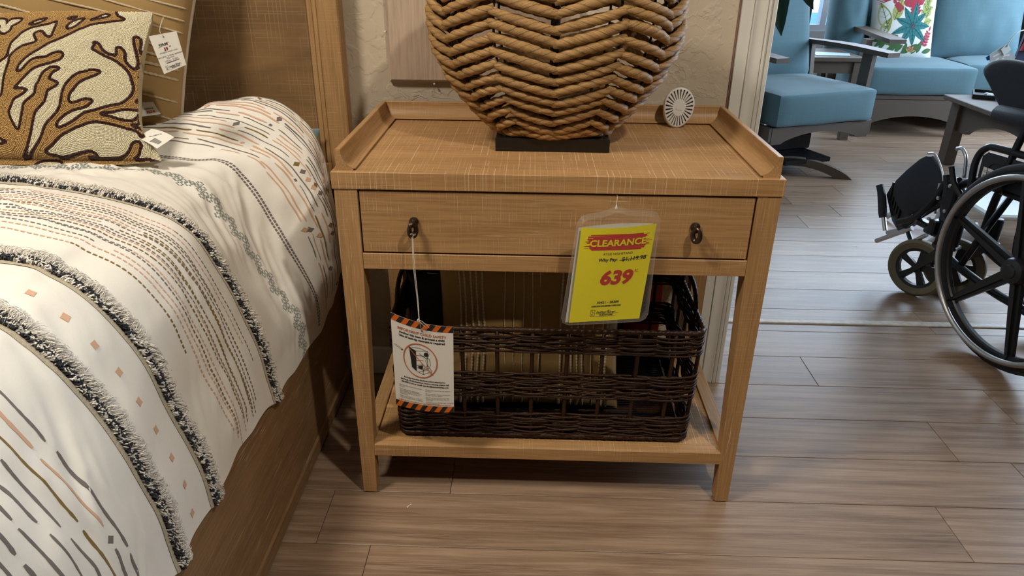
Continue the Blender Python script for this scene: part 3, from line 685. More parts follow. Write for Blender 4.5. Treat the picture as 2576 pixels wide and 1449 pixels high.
# ================================================================== BEADED CORAL PILLOW
CORAL=[[-305.7,233,-305,243.3,-302.2,249.8,-299.6,259.3,-294.9,265.5,-285.1,267.5,-273,266.6,-271.8,262.3,-275,256.7,-281.5,252,-287.9,248.1,-286.7,240.1,-292.6,233.8,-300.1,230.3],
[-314.4,171,-296.3,173.7,-291.9,177.1,-286.4,180.4,-282.7,187.3,-281.4,200.3,-279.8,209.9,-275.4,217.1,-268.9,224.5,-263,233.3,-254.4,239.7,-245.6,245,-231,249.1,-215.5,253.4,-203.2,260,-200.9,256.5,-201,245.6,-202.6,235.1,-203,227.4,-206.5,223.6,-215.1,227.2,-219.9,233.4,-225.4,237.2,-233.8,235.2,-238.3,230.7,-235.7,224.4,-229.5,217,-233,212,-245.9,208.3,-254.5,205.9,-264.7,198.8,-272.7,190.6,-278,183.7,-278,171,-282.3,156.3,-285.5,138.4,-286.9,115.5,-289.2,109,-291.5,106.9,-309.7,101.9],
[-184.7,267.1,-180,271.8,-170.8,273.7,-168.3,271.5,-175.5,265.9],
[-178,243.7,-180,249,-175.9,257.3,-169.1,263.3,-157.2,269.7,-151.3,268.5,-157.7,258.2,-164.6,248.3,-174.1,243.2],
[-254.9,252.4,-246.4,260.8,-228.5,267.5,-222.6,266.8,-231.5,257.3,-247.8,251.7],
[-141,266.9,-132.7,271.1,-125,279.4,-117.3,284.1,-108.1,280.5,-112.4,274.8,-126.9,270,-137.4,265.7],
[-97.7,281.3,-80.3,273.8,-79.4,270.4,-91.9,266.4,-102,264.7,-113.6,261,-126.5,258,-138.2,253.8,-147.1,247.2,-154.8,243.5,-158.4,240.7,-173.1,229.7,-181.6,224.3,-192.2,217.8,-205.1,211.3,-217.7,201.3,-229.6,192.9,-239.7,185.7,-247.7,177.6,-255.6,168.4,-259.2,159.3,-260,154.8,-254.1,153.7,-247.8,159.3,-241,169.6,-233,177.6,-222.4,181.2,-206.1,182.7,-196.2,190,-186,193.8,-177.3,193,-174.3,187.2,-177.6,179,-188.7,173.9,-202.2,169,-214.9,165.3,-227.6,159.4,-235.8,151.5,-244.1,142.5,-252.6,132.6,-260.3,124.9,-262.4,120.6,-253.3,121.6,-241.9,120.6,-237.9,117.3,-237.4,118.4,-245.1,110.8,-255.3,105.4,-263.4,101.2,-267,92.7,-273.3,80.1,-273.8,73.8,-270.1,63.4,-265.4,54.1,-261.9,47,-257.4,47.1,-253.6,57.2,-250,69.6,-247,80,-245.4,90.6,-240.7,97,-229.4,105.6,-222.8,111,-221.3,120.8,-221,127.3,-216.8,132.9,-213,142.9,-209.3,151.8,-198.2,161.1,-189.9,164.2,-177.9,161.8,-181.7,157.1,-189,154.6,-193.8,146.7,-196.6,141,-194.3,138.9,-184.5,135.9,-179,131.7,-184.1,126,-192.5,121.4,-195.7,118.1,-197.8,119.1,-200.9,107.2,-203.1,97.5,-212.1,87.8,-221.3,79.3,-225.3,69.8,-228.6,59.5,-232.5,47.3,-236.6,37.2,-243.1,25.4,-248.9,15.8,-261.6,3.3,-270.3,-1.8,-264.6,-1.7,-250.1,3.4,-236.1,14.1,-222.5,26.6,-214.3,37.5,-207.5,51.7,-199.8,61,-191.5,68.4,-181.2,79.1,-175.4,89.8,-173.1,102.6,-171.1,115.6,-170.1,117.8,-168.2,125.5,-161.4,136.8,-152.6,147.2,-141.8,154.6,-129.7,157.6,-131.8,157.5,-121.9,161.6,-111.8,161.2,-104.7,159,-109.3,153.5,-120.9,147,-131.7,141.8,-140.6,135.7,-133.8,141.6,-141.6,134.5,-148.4,126.4,-152.3,118.6,-154.4,118.5,-158.4,108.6,-159.4,100,-155.3,96.4,-144.9,98.5,-135.6,103.3,-127.5,104.9,-129.5,105.3,-119.4,104.8,-116.3,101.3,-121.4,96.6,-126.5,91,-139.9,86,-150.4,83.4,-164.4,75.5,-175.5,66.8,-182.8,58.4,-184.6,52.2,-179.3,50.8,-165.9,55.8,-149.2,65.7,-138.3,74.5,-127.7,81.4,-134,77.9,-125.7,81.5,-115.4,84.2,-105.3,88.1,-89.4,94.7,-70.2,99.9,-60.9,107.6,-52.1,118.9,-49.7,128.2,-49.1,135.1,-51.2,141.4,-54.6,154.4,-60.8,166,-71.9,175.8,-82.1,182.6,-92.3,187.3,-104.7,191.9,-116.7,199.1,-124.8,202.6,-123.8,206.8,-121.3,210.6,-124.8,216.4,-119.4,218.1,-112.4,212.6,-106,202.4,-97.2,196.1,-87.1,193.7,-82.1,193.1,-82,201.4,-83,209.6,-77.3,211.5,-70.9,206.4,-66.3,198.8,-66.2,187.1,-61.7,178.5,-51,169.9,-45.8,172.1,-44.9,185,-47.5,196.1,-51.5,210.7,-55.7,224.4,-57,235.1,-50.6,236.8,-44.5,232.5,-43.3,220.7,-43.9,207.5,-39.9,201.3,-34.3,207.5,-33,199.7,-33.8,186.6,-38.9,173.7,-40.7,159.5,-41.2,153.6,-37.5,147.7,-36.3,138.9,-40.3,133.4,-40.1,129.1,-39.5,135.9,-35.7,126.6,-36.2,117.4,-42.9,110.5,-44.5,106.8,-37.6,107.1,-34.9,101,-34.7,93.2,-35.4,88.6,-36.1,81.8,-38.6,74.7,-38.5,64.9,-51.2,64.2,-45.7,59.5,-37.6,58.5,-33.2,55.9,-29.8,51.1,-13.7,65.5,-18.7,145.9,-11.6,306.9,-12,314,-110.9,312.7],
[-103.5,79.2,-94.4,82.5,-87.5,82,-77.8,85,-66.3,89.5,-56,91.3,-42.4,91.7,-37.1,89.4,-40.4,81,-45.7,73.6,-53.1,70.4,-64.4,70.2,-75.9,72.3,-89.6,76.5,-99.5,76.8],
[-13.6,63.2,-29.8,48.9,-34.1,41.6,-37.7,43.2,-39.4,49.5,-46.7,52.9,-58,54.8,-70.5,57.9,-85.1,60.9,-100,63.1,-115.2,63.2,-127.7,60.4,-141.9,53.6,-145,53.5,-162,44.8,-175.9,38.3,-190.3,27.1,-200.4,19.3,-214.8,11.6,-218.1,8,-213.1,5.5,-198.3,3.3,-188.1,0.2,-170,3.7,-150.2,8.3,-136.2,10.4,-140,11.2,-126.8,11.6,-120.8,8.1,-119.4,4.6,-127.1,2,-137.3,1.9,-138.7,0.1,-114.8,0.5,-91.5,1.2,-74.5,3.1,-62.5,9,-55.6,18.4,-51.6,27.9,-44.5,32.8,-37.9,32.5,-35.4,26.3,-38.8,16.5,-40.9,8.1,-53.7,-0.2,-37.8,0,-27.5,2.9,-15.2,-0.7,7.6,-4.8,24.4,-2.2,4.7,43],
[-250.1,-12.8,-239.3,-5.8,-222.4,-3.2,-205.3,-4.1,-194.9,-6.1,-193.3,-28.9,-248.8,-29.9],
[-316.4,33.1,-299.1,31,-293.1,27,-286.7,25.1,-294.3,23.1,-302,21.2,-320.5,19.3]]
PO = np.array([-.360, .121, .705]); PU = np.array([1., 0, 0]); PV = np.array([0, .5, .8660]); PN = np.array([0, -.8660, .5])
PHt, PWd = .2968, .44
def p_h(u, v):
    a = np.clip((-u - .02) / .40, 0, 1); b = np.clip(v / PHt, 0, 1)
    return .055 * np.sqrt(4 * a * (1 - a)) * np.sqrt(4 * b * (1 - b))
def p_R(v): return np.interp(v, [-.02, 0, .031, .058, .082, .14, .2, .274, .297], [.002, 0, -.020, -.036, -.040, -.0425, -.041, -.033, -.0355])
def p_L(v): return -PWd - .045 - p_R(v)
def p_T(u): return np.interp(u, [-.44, -.34, -.18, -.10, -.037, 0], [.286, .280, .2916, .294, .2968, .297])
def p_B(u): return np.interp(u, [-.44, -.35, -.22, -.08, 0], [0, -.012, -.014, -.008, 0])
def p_S(u, v, h=0.0):
    hh = p_h(u, v) + h
    return PO + u[..., None] * PU + v[..., None] * PV + hh[..., None] * PN
def build_bead_pillow():
    e = thing('beaded_cushion', 'cream cushion beaded with a brown coral design, on the bed', 'cushion', (-.58, .15, .72))
    OF = Matrix.Translation((.58, -.15, -.72))
    cell = .0009; us = np.arange(-.445, .004, cell); vs = np.arange(-.02, .300, cell)
    U, V = np.meshgrid(us, vs, indexing='ij'); Uq = np.where(U < -.300, -.600 - U, U)
    pts = np.stack([Uq.ravel(), V.ravel()], 1); D = np.full(len(pts), 9.0); IN = np.zeros(len(pts), bool)
    for pl in CORAL:
        P = np.array(pl).reshape(-1, 2) / 1000.0
        # soften the traced corners once
        Q = np.empty((len(P) * 2, 2)); nx = np.roll(P, -1, 0); Q[0::2] = .78 * P + .22 * nx; Q[1::2] = .22 * P + .78 * nx; P = Q
        ins = np.zeros(len(pts), bool)
        for a, b in zip(P, np.roll(P, -1, 0)):
            lo, hi = np.minimum(a, b) - .045, np.maximum(a, b) + .045
            m = (pts[:, 0] > lo[0]) & (pts[:, 0] < hi[0]) & (pts[:, 1] > lo[1]) & (pts[:, 1] < hi[1])
            q = pts[m]; ab = b - a; t = np.clip(((q - a) @ ab) / (ab @ ab + 1e-12), 0, 1); d = np.linalg.norm(q - a - t[:, None] * ab, axis=1)
            D[m] = np.minimum(D[m], d)
            cr = (a[1] > pts[:, 1]) != (b[1] > pts[:, 1])
            if cr.any():
                xx = a[0] + (pts[:, 1] - a[1]) / (b[1] - a[1] + 1e-15) * (b[0] - a[0]); ins ^= cr & (pts[:, 0] < xx)
        IN |= ins
    D = np.minimum(D, .045)
    # far from the coral follow the cushion's outline instead
    SD = np.where(IN, D, -D).reshape(U.shape)
    n_u, n_v = U.shape
    inside = (U < p_R(V) - .001) & (U > p_L(V) + .001) & (V > p_B(U) + .0005) & (V < p_T(U) - .001)
    sd0 = SD
    p = .00262; B = []; levels = [(k + .5) * p for k in range(-18, 17)]
    for lv in levels:
        F = sd0 - lv; cols = 1 if abs(lv) < p else (0 if lv > 0 else 2)
        s = F > 0
        # crossings on edges
        hx = s[1:, :] != s[:-1, :]; vx = s[:, 1:] != s[:, :-1]
        tx = F[:-1, :] / (F[:-1, :] - F[1:, :] + 1e-15); ty = F[:, :-1] / (F[:, :-1] - F[:, 1:] + 1e-15)
        ci = hx[:, :-1].astype(int) + hx[:, 1:] + vx[:-1, :] + vx[1:, :]
        adj = {}
        for i, j in np.argwhere(ci == 2):
            ed = []
            if hx[i, j]: ed.append((0, i, j))
            if hx[i, j + 1]: ed.append((0, i, j + 1))
            if vx[i, j]: ed.append((1, i, j))
            if vx[i + 1, j]: ed.append((1, i + 1, j))
            adj.setdefault(ed[0], []).append(ed[1]); adj.setdefault(ed[1], []).append(ed[0])
        def pos(k):
            t, i, j = k
            return (us[i] + tx[i, j] * cell, vs[j]) if t == 0 else (us[i], vs[j] + ty[i, j] * cell)
        seen = set()
        starts = [k for k, a in adj.items() if len(a) == 1] + list(adj)
        for st in starts:
            if st in seen: continue
            ch = [st]; seen.add(st); cur = st
            while True:
                nx = [q for q in adj[cur] if q not in seen]
                if not nx: break
                cur = nx[0]; seen.add(cur); ch.append(cur)
            if len(ch) < 3: continue
            C = np.array([pos(k) for k in ch]); d = np.concatenate([[0], np.cumsum(np.linalg.norm(np.diff(C, axis=0), axis=1))])
            m = int(d[-1] / .0023)
            if m < 1: continue
            t = (np.arange(m) + .5) * d[-1] / m
            X = np.stack([np.interp(t, d, C[:, 0]), np.interp(t, d, C[:, 1])], 1)
            X2 = np.stack([np.interp(t + .001, d, C[:, 0]), np.interp(t + .001, d, C[:, 1])], 1); X1 = np.stack([np.interp(t - .001, d, C[:, 0]), np.interp(t - .001, d, C[:, 1])], 1)
            T = X2 - X1; T /= np.linalg.norm(T, axis=1)[:, None] + 1e-9
            B.append(np.column_stack([X, T, np.full(m, cols)]))
    # edge rows fill the cream border where the pattern is far away
    B = np.concatenate(B)
    ok = (B[:, 0] < p_R(B[:, 1]) - .0001) & (B[:, 0] > p_L(B[:, 1]) + .0012) & (B[:, 1] > p_B(B[:, 0]) + .0005) & (B[:, 1] < p_T(B[:, 0]) - .0012)
    B = B[ok]
    # fill bald patches with straight rows
    occ = np.zeros((n_u, n_v), bool); ii = np.clip(((B[:, 0] - us[0]) / cell).astype(int), 0, n_u - 1); jj = np.clip(((B[:, 1] - vs[0]) / cell).astype(int), 0, n_v - 1)
    for a in (-2, -1, 0, 1, 2):
        for b in (-2, -1, 0, 1, 2): occ[np.clip(ii + a, 0, n_u - 1), np.clip(jj + b, 0, n_v - 1)] = True
    ex = []
    for uu in np.arange(-.44, 0, .0027):
        for vv in np.arange(-.012, .297, .0024):
            i = int((uu - us[0]) / cell); j = int((vv - vs[0]) / cell)
            if 0 <= i < n_u and 0 <= j < n_v and not occ[i, j] and inside[i, j]: ex.append((uu, vv, 0, 1, 0 if SD[i, j] > 0 else 2))
    if ex: B = np.concatenate([B, np.array(ex)])
    n = len(B); print('beads', n)
    B[:, :2] += RNG.normal(0, .00012, (n, 2))
    C = p_S(B[:, 0], B[:, 1], np.full(n, .0008)); e1 = p_S(B[:, 0] + .002 * B[:, 2], B[:, 1] + .002 * B[:, 3], np.full(n, .0008)) - C; e1 /= np.linalg.norm(e1, axis=1)[:, None]
    du = p_S(B[:, 0] + .001, B[:, 1]) - p_S(B[:, 0] - .001, B[:, 1]); dv = p_S(B[:, 0], B[:, 1] + .001) - p_S(B[:, 0], B[:, 1] - .001)
    nn = np.cross(du, dv); nn /= np.linalg.norm(nn, axis=1)[:, None] + 1e-9; e1 -= (e1 * nn).sum(1)[:, None] * nn; e1 /= np.linalg.norm(e1, axis=1)[:, None]; e2 = np.cross(nn, e1)
    ph = (1 + 5 ** .5) / 2; ico = np.array([(-1, ph, 0), (1, ph, 0), (-1, -ph, 0), (1, -ph, 0), (0, -1, ph), (0, 1, ph), (0, -1, -ph), (0, 1, -ph), (ph, 0, -1), (ph, 0, 1), (-ph, 0, -1), (-ph, 0, 1)]); ico /= np.linalg.norm(ico[0])
    IF = np.array([(0, 11, 5), (0, 5, 1), (0, 1, 7), (0, 7, 10), (0, 10, 11), (1, 5, 9), (5, 11, 4), (11, 10, 2), (10, 7, 6), (7, 1, 8), (3, 9, 4), (3, 4, 2), (3, 2, 6), (3, 6, 8), (3, 8, 9), (4, 9, 5), (2, 4, 11), (6, 2, 10), (8, 6, 7), (9, 8, 1)])
    sz = RNG.uniform(.9, 1.08, n)
    Vv = C[:, None, :] + (ico[None, :, 0:1] * e1[:, None, :] * .00112 + ico[None, :, 1:2] * e2[:, None, :] * .00132 + ico[None, :, 2:3] * nn[:, None, :] * .00130) * sz[:, None, None]
    mb = MB(); F = (IF[None] + 12 * np.arange(n)[:, None, None]).reshape(-1, 3)
    mb.add(Vv.reshape(-1, 3), F, np.repeat(B[:, 4].astype(int), 20).tolist()); mb.xform(OF)
    M = [plain('bead_cream', (0.83, 0.78, 0.62), 0.22, spec=0.6), plain('bead_maroon', (0.055, 0.012, 0.008), 0.2, spec=0.6), plain('bead_caramel', (0.56, 0.35, 0.13), 0.2, spec=0.6)]
    mb.build('beadwork', M, e, smooth=True, fix=False)
    # ground cloth and back
    nu, nv = 170, 120; mb = MB(); a = np.linspace(0, 1, nu)[:, None]; b = np.linspace(0, 1, nv)[None, :]
    for side in (1, -1):
        v0 = b * np.ones((nu, 1)) * PHt; R_, L_ = p_R(v0), p_L(v0); u = L_ + (R_ - L_) * a
        v = p_B(u) + (p_T(u) - p_B(u)) * b; h = p_h(u, v); th = .085 * np.sqrt(np.clip(4 * a * (1 - a), 0, 1)) ** .8 * np.sqrt(np.clip(4 * b * (1 - b), 0, 1)) ** .8
        G = PO + u[..., None] * PU + v[..., None] * PV + (h if side > 0 else h - th)[..., None] * PN
        if side > 0:
            i = np.arange(nu - 1)[:, None]; j = np.arange(nv - 1)[None, :]; k = i * nv + j; F = np.stack([k, k + nv, k + nv + 1, k + 1], -1).reshape(-1, 4)
            uc = .25 * (u[:-1, :-1] + u[1:, :-1] + u[:-1, 1:] + u[1:, 1:]); vc = .25 * (v[:-1, :-1] + v[1:, :-1] + v[:-1, 1:] + v[1:, 1:])
            ii = np.clip(((uc - us[0]) / cell).astype(int), 0, n_u - 1); jj = np.clip(((vc - vs[0]) / cell).astype(int), 0, n_v - 1); lab = np.where(np.abs(SD[ii, jj]) < .0026, 1, np.where(SD[ii, jj] > 0, 0, 2))
            mb.add(G.reshape(-1, 3), F, lab.ravel().tolist())
        else: mb.grid(G, 0)
    mb.xform(OF)
    mb.build('cover', [plain('thread_cream', (0.50, 0.44, 0.28), 0.8), plain('thread_dark', (0.03, .01, .008), 0.8), plain('thread_brown', (0.24, 0.14, 0.05), 0.8)], e, smooth=True, fix=False)
    return e
build_bead_pillow()

# ================================================================== CUSHIONS
def cushion_surf(w, h, t, pinch=.06):
    def S(u, v, side=1, off=0.0):
        # u, v in [-1, 1]; front is -y
        x = w / 2 * u * (1 - pinch * (1 - v * v)); z = h / 2 * v * (1 - pinch * (1 - u * u))
        y = t / 2 * np.sqrt(np.clip(1 - u ** 4, 0, 1)) ** .9 * np.sqrt(np.clip(1 - v ** 4, 0, 1)) ** .9 * (1 - .25 * u * u) * (1 - .25 * v * v)
        return np.stack([x, -side * (y + off), z], -1)
    return S
def cushion_mesh(mb, S, n=40, mi=0, wr=0.0, seed=0.0):
    a = np.sin(np.linspace(-PI / 2, PI / 2, n)); u, v = np.meshgrid(a, a, indexing='ij')
    for side in (1, -1):
        G = S(u, v, side)
        if wr:
            for i in range(n):
                for j in range(n): G[i, j, 1] += -side * wr * mn.noise(Vector((G[i, j, 0] * 14 + seed, G[i, j, 2] * 14, side))) * (1 - abs(u[i, j]) ** 6) * (1 - abs(v[i, j]) ** 6)
        mb.grid(G, mi, flip=(side < 0))
CORD = plain('cream_cord', (0.52, 0.41, 0.27), 0.85, bump=0.8, bscale=500)
def striped_cushion(name, label, w, h, t, M, stripes, fabric, vertical=False, pip=.004, pm=None):
    e = thing(name, label, 'cushion'); e.matrix_world = M; S = cushion_surf(w, h, t)
    mb = MB(); cushion_mesh(mb, S, 44, 0, .004, 3.1); mb.build('cover', fabric, e, smooth=True)
    mb = MB()
    for p, r, chunk in stripes:
        q = np.linspace(-.985, .985, 150); c = np.full_like(q, p) + .006 * np.sin(q * 5 + p * 9)
        P = S(c, q, 1, .0005) if vertical else S(q, c, 1, .0005)
        rr = r * (1 + (.28 * np.sin(np.arange(150) * 2.1) if chunk else .1 * np.sin(np.arange(150) * 1.3)))
        mb.tube(P, rr, 6)
    mb.build('stripe_cord', CORD, e, smooth=True)
    # piping round the seam
    mb = MB(); tt = np.linspace(-1, 1, 40); z = np.zeros(40)
    loop = np.concatenate([S(tt, z - 1), S(z + 1, tt)[1:], S(-tt, z + 1)[1:], S(z - 1, -tt)[1:-1]])
    mb.tube(loop, pip, 6, closed=True); mb.build('piping', pm or plain('beige_edge', (0.45, 0.38, 0.29), 0.9), e, smooth=True)
    return e
TAN = cloth_mat('tan_linen', (0.33, 0.212, 0.088), bscale=1200, bump=.3)
M = Matrix.Translation((-.585, .345, .985)) @ Matrix.Rotation(math.radians(-13), 4, 'X') @ Matrix.Rotation(math.radians(13), 4, 'Y')
striped_cushion('striped_cushion', 'tan cushion with cream corded stripes leaning on the headboard', .50, .48, .16, M,
    [(.92, .0022, 0), (.80, .0022, 0), (.66, .0022, 0), (.52, .0022, 0), (.36, .0022, 0), (.24, .0022, 0), (.12, .0022, 0), (.02, .0022, 0), (-.08, .0022, 0), (-.24, .0026, 1), (-.32, .0028, 1), (-.40, .0028, 1), (-.48, .0028, 1), (-.66, .0022, 1), (-.82, .0022, 1)], TAN)
# pale blue sheet corner between the duvet and the headboard
mb = MB(); S = cushion_surf(.30, .16, .030, .10)
cushion_mesh(mb, S, 20, 0, .002)
mb.xform(Matrix.Translation((-.287, .4225, .630)) @ Matrix.Rotation(.05, 4, 'Y'))
o = mb.build('bed_sheet', cloth_mat('pale_blue_sheet', (0.16, 0.225, 0.24)), None, smooth=True); tag(o, 'pale blue bedding corner tucked between duvet and headboard', 'bedding')

# ================================================================== NIGHTSTAND
ns = thing('nightstand', 'light oak nightstand with one drawer, tray top and lower shelf', 'nightstand', (0.40, 0.2255, 0))
def NP(mb, name, mat, parent=ns, smooth=False): mb.xform(Matrix.Translation((-0.40, -0.2255, 0))); return mb.build(name, mat, parent, smooth)
W_, D_, H_ = .80, .451, .726
mb = MB(); mb.box(0, W_, 0, D_, H_ - .0322, H_, bev=.0012); NP(mb, 'tabletop', OAK_XT)
# tray gallery with a coved inner face, mitred at the back corners
cove = [(0, 0), (.0305, 0), (.0305, .003), (.0345, .0035)]
for i in range(13):
    t = i / 12 * PI / 2; cove.append((.0335 - .0235 * math.sin(t) * 1.0 - .0, .0045 + .029 * (1 - math.cos(t)) + .003 * t / (PI / 2)))
cove += [(.0088, .0378), (0, .0372)]
gi = .009
def gallery(kind):
    mb = MB(); n = len(cove); V = []
    for end in (0, 1):
        for a, z in cove:
            if kind == 'L': V.append((gi + a, gi if end == 0 else D_ - a, H_ + z))
            elif kind == 'R': V.append((W_ - gi - a, gi if end == 0 else D_ - a, H_ + z))
            else: V.append((gi + a if end == 0 else W_ - gi - a, D_ - a, H_ + z))
    F = [[i, (i + 1) % n, n + (i + 1) % n, n + i] for i in range(n)] + [list(range(n))[::-1], list(range(n, 2 * n))]
    mb.add(V, F); return mb
for k in 'LRB': NP(gallery(k), 'gallery_rail', OAK_Y if k != 'B' else OAK_X, smooth='auto')
def leg(sx, sy):
    x0, y0 = .003, .002; wt, wb = .0415, .0285; V = []; zs = [(0.003, wb - .001), (.004, wb), (.54, wt), (H_ - .0325, wt)]
    for z, w_ in zs:
        for a, b in ((0, 0), (1, 0), (1, 1), (0, 1)):
            x = x0 + a * w_; y = y0 + b * w_
            if sx: x = W_ - x
            if sy: y = D_ - y
            V.append((x, y, z))
    F = [[4 * k + i, 4 * k + (i + 1) % 4, 4 * k + 4 + (i + 1) % 4, 4 * k + 4 + i] for k in range(3) for i in range(4)] + [[0, 1, 2, 3], [12, 13, 14, 15]]
    mb = MB(); mb.add(V, F); o = NP(mb, 'leg', OAK_Z)
    bv = o.modifiers.new('bevel', 'BEVEL'); bv.width = .0012; bv.segments = 2
    g = MB(); xs = (x0 + .003, x0 + .0255); ys = (y0 + .003, y0 + .0255)
    if sx: xs = (W_ - xs[1], W_ - xs[0])
    if sy: ys = (D_ - ys[1], D_ - ys[0])
    g.box(xs[0], xs[1], ys[0], ys[1], 0, .003); NP(g, 'glide', INK, o)
for a in (0, 1):
    for b in (0, 1): leg(a, b)
mb = MB(); mb.box(.0445, W_ - .0445, .003, .028, .538, .570, bev=.001); NP(mb, 'front_rail', OAK_X)
for x in (.005, W_ - .025):
    mb = MB(); mb.box(x, x + .020, .044, D_ - .044, .538, H_ - .0325, bev=.001); NP(mb, 'side_apron', OAK_Y)
mb = MB(); mb.box(.0445, W_ - .0445, D_ - .022, D_ - .004, .538, H_ - .0325); NP(mb, 'back_apron', OAK_X)
mb = MB(); mb.box(.026, W_ - .026, .029, D_ - .023, .545, .556); NP(mb, 'dust_panel', OAK_X)
drw = MB(); drw.box(.0475, W_ - .0475, .0035, .023, .5730, .6905, bev=.0012); drawer = NP(drw, 'drawer_front', OAK_X)
dk = MB(); dk.box(.0446, W_ - .0446, .0235, .0285, .5705, .6930); NP(dk, 'drawer_gap_shade', plain('gap_shade', (0.02, .014, .01), .9))  # near-black sheet standing in for the shade in the gap round the drawer
BRZ = plain('bronze_pull', (0.085, 0.055, 0.040), 0.32, 0.85, bump=.1, bscale=60)
for x, z, tilt in ((.144, .6345, .30), (.652, .6345, -.30)):
    mb = MB(); mb.lathe([(.0001, .0035), (.0085, .0035), (.0090, .0015), (.0085, -.001), (.0055, -.0025), (.0048, -.010), (.0062, -.0125), (.0001, -.014)], (x, 0, z), 1, 20)
    # hanging flattened ring
    n = 28; t = np.linspace(0, 2 * PI, n, endpoint=False); rx, rz = .0085, .0118
    P = np.stack([x + rx * np.sin(t) * math.cos(.9 * (1 if tilt > 0 else -1)), -.0155 + rx * np.sin(t) * math.sin(.9 * (1 if tilt > 0 else -1)) * .8, z - .0090 + rz * np.cos(t)], 1)
    mb.tube(P, 0.0032 + .0022 * (1 - np.cos(t)) / 2, 10, closed=True)
    NP(mb, 'ring_pull', BRZ, drawer, smooth='auto')
# lower shelf
mb = MB(); mb.box(.020, W_ - .020, .028, D_ - .028, .112, .1290); NP(mb, 'shelf_panel', OAK_XT)
for nm, poly, ax, a0, a1, mt in (('shelf_rail', [(.003, .1017), (.003, .1290), (.006, .1322), (.030, .1322), (.030, .1017)], 0, .0335, W_ - .0335, OAK_X),
                                 ('shelf_rail', [(D_ - .003, .1017), (D_ - .003, .1322), (D_ - .030, .1322), (D_ - .030, .1017)], 0, .0335, W_ - .0335, OAK_X)):
    mb = MB(); mb.prism(poly, ax, a0, a1); NP(mb, nm, mt)
for x0, x1 in ((.005, .034), (W_ - .034, W_ - .005)):
    mb = MB(); mb.box(x0, x1, .0325, D_ - .0325, .1017, .1345, bev=.001); NP(mb, 'shelf_side_rail', OAK_Y)

# ================================================================== TAGS ON THE NIGHTSTAND
PAPER = plain('white_card', (0.74, 0.71, 0.66), 0.55); ORG = plain('orange_ink', (0.62, 0.13, 0.012), 0.5); ORT = plain('orange_text', (0.50, 0.13, 0.03), 0.5); GRY = plain('grey_ink', (0.20, .19, .18), 0.6)
YEL = plain('yellow_paper', (0.80, 0.70, 0.0), 0.5); RED = plain('red_ink', (0.50, 0.022, 0.012), 0.5)
def quad_warp(TL, TR, BL, BR_, W, H, bend=None):
    TL, TR, BL, BR_ = (np.array(p, float) for p in (TL, TR, BL, BR_))
    nrm = np.cross(TR - BL, TL - BL); nrm /= np.linalg.norm(nrm)
    if nrm[1] > 0: nrm = -nrm
    def wp(x, y, h):
        a = (np.asarray(x) / W)[:, None]; b = (np.asarray(y) / H)[:, None]
        P = (1 - b) * ((1 - a) * BL + a * BR_) + b * ((1 - a) * TL + a * TR)
        if bend: P = P + bend(a, b)
        return P + nrm * np.broadcast_to(np.asarray(h, float), (len(P),))[:, None]
    return wp
def back_sheet(mb, wp, W, H, t, mi, n=20):
    xs = np.linspace(0, W, n); ys = np.linspace(0, H, n); X, Y = np.meshgrid(xs, ys, indexing='ij')
    for h, fl in ((0, False), (-t, True)):
        G = wp(X.ravel(), Y.ravel(), h).reshape(n, n, 3); mb.grid(G, mi, flip=fl)
# child safety card
st = thing('safety_tag', 'white hang tag with orange and black stripes tied to the left drawer pull', 'tag', (.15, -.03, .34))
W, H = .120, .200
sh = Sheet()
def hazard(y0, y1):
    n = 12; w = W / n * 1.0; sl = (y1 - y0) * .62
    for k in range(-1, n + 1):
        xa, xb = k * w, (k + 1) * w; P = [(xa, y0), (xb, y0), (xb + sl, y1), (xa + sl, y1)]
        P = [(min(max(p[0], 0), W), p[1]) for p in P]
        if P[1][0] - P[0][0] + P[2][0] - P[3][0] > .0005: sh.poly(P, 1 if k % 2 else 2)
hazard(.186, .200); hazard(0, .014)
sh.text('IMPORTANT CHILD SAFETY', W * .5, .1730, .0076, 3, 'CENTER', .00012, layer=2)
sh.text('Anchor this item & protect a child', W * .5, .1660, .0063, 1, 'CENTER', .0002)
sh.text('Use of anti-tip restraint is required', W * .5, .1590, .0063, 1, 'CENTER', .0002)
cx, cy, r = .056, .116, .033
sh.ring(cx, cy, r, .0019, 3, 3, 48, .037)
def PX(pts): return [(cx + (a - 50) / 50 * r, cy + (50 - b) / 50 * .037) for a, b in pts]
# chest of drawers drawn in ink
sh.poly(PX([(18, 16), (38, 22), (38, 84), (24, 74)]), 1, 2)
for pl in ([(38, 22), (72, 18), (72, 74), (42, 86)], [(18, 16), (50, 12), (74, 18)], [(38, 36), (72, 32)], [(38, 50), (60, 47)], [(38, 66), (58, 60)], [(40, 84), (58, 90), (78, 80), (78, 68), (58, 76), (58, 90)], [(40, 72), (58, 76)]):
    P = PX(pl); sh.line(P, .0007, 1, 2)
sh.poly(PX([(42, 68), (58, 62), (56, 74), (46, 74)]), 1, 2)
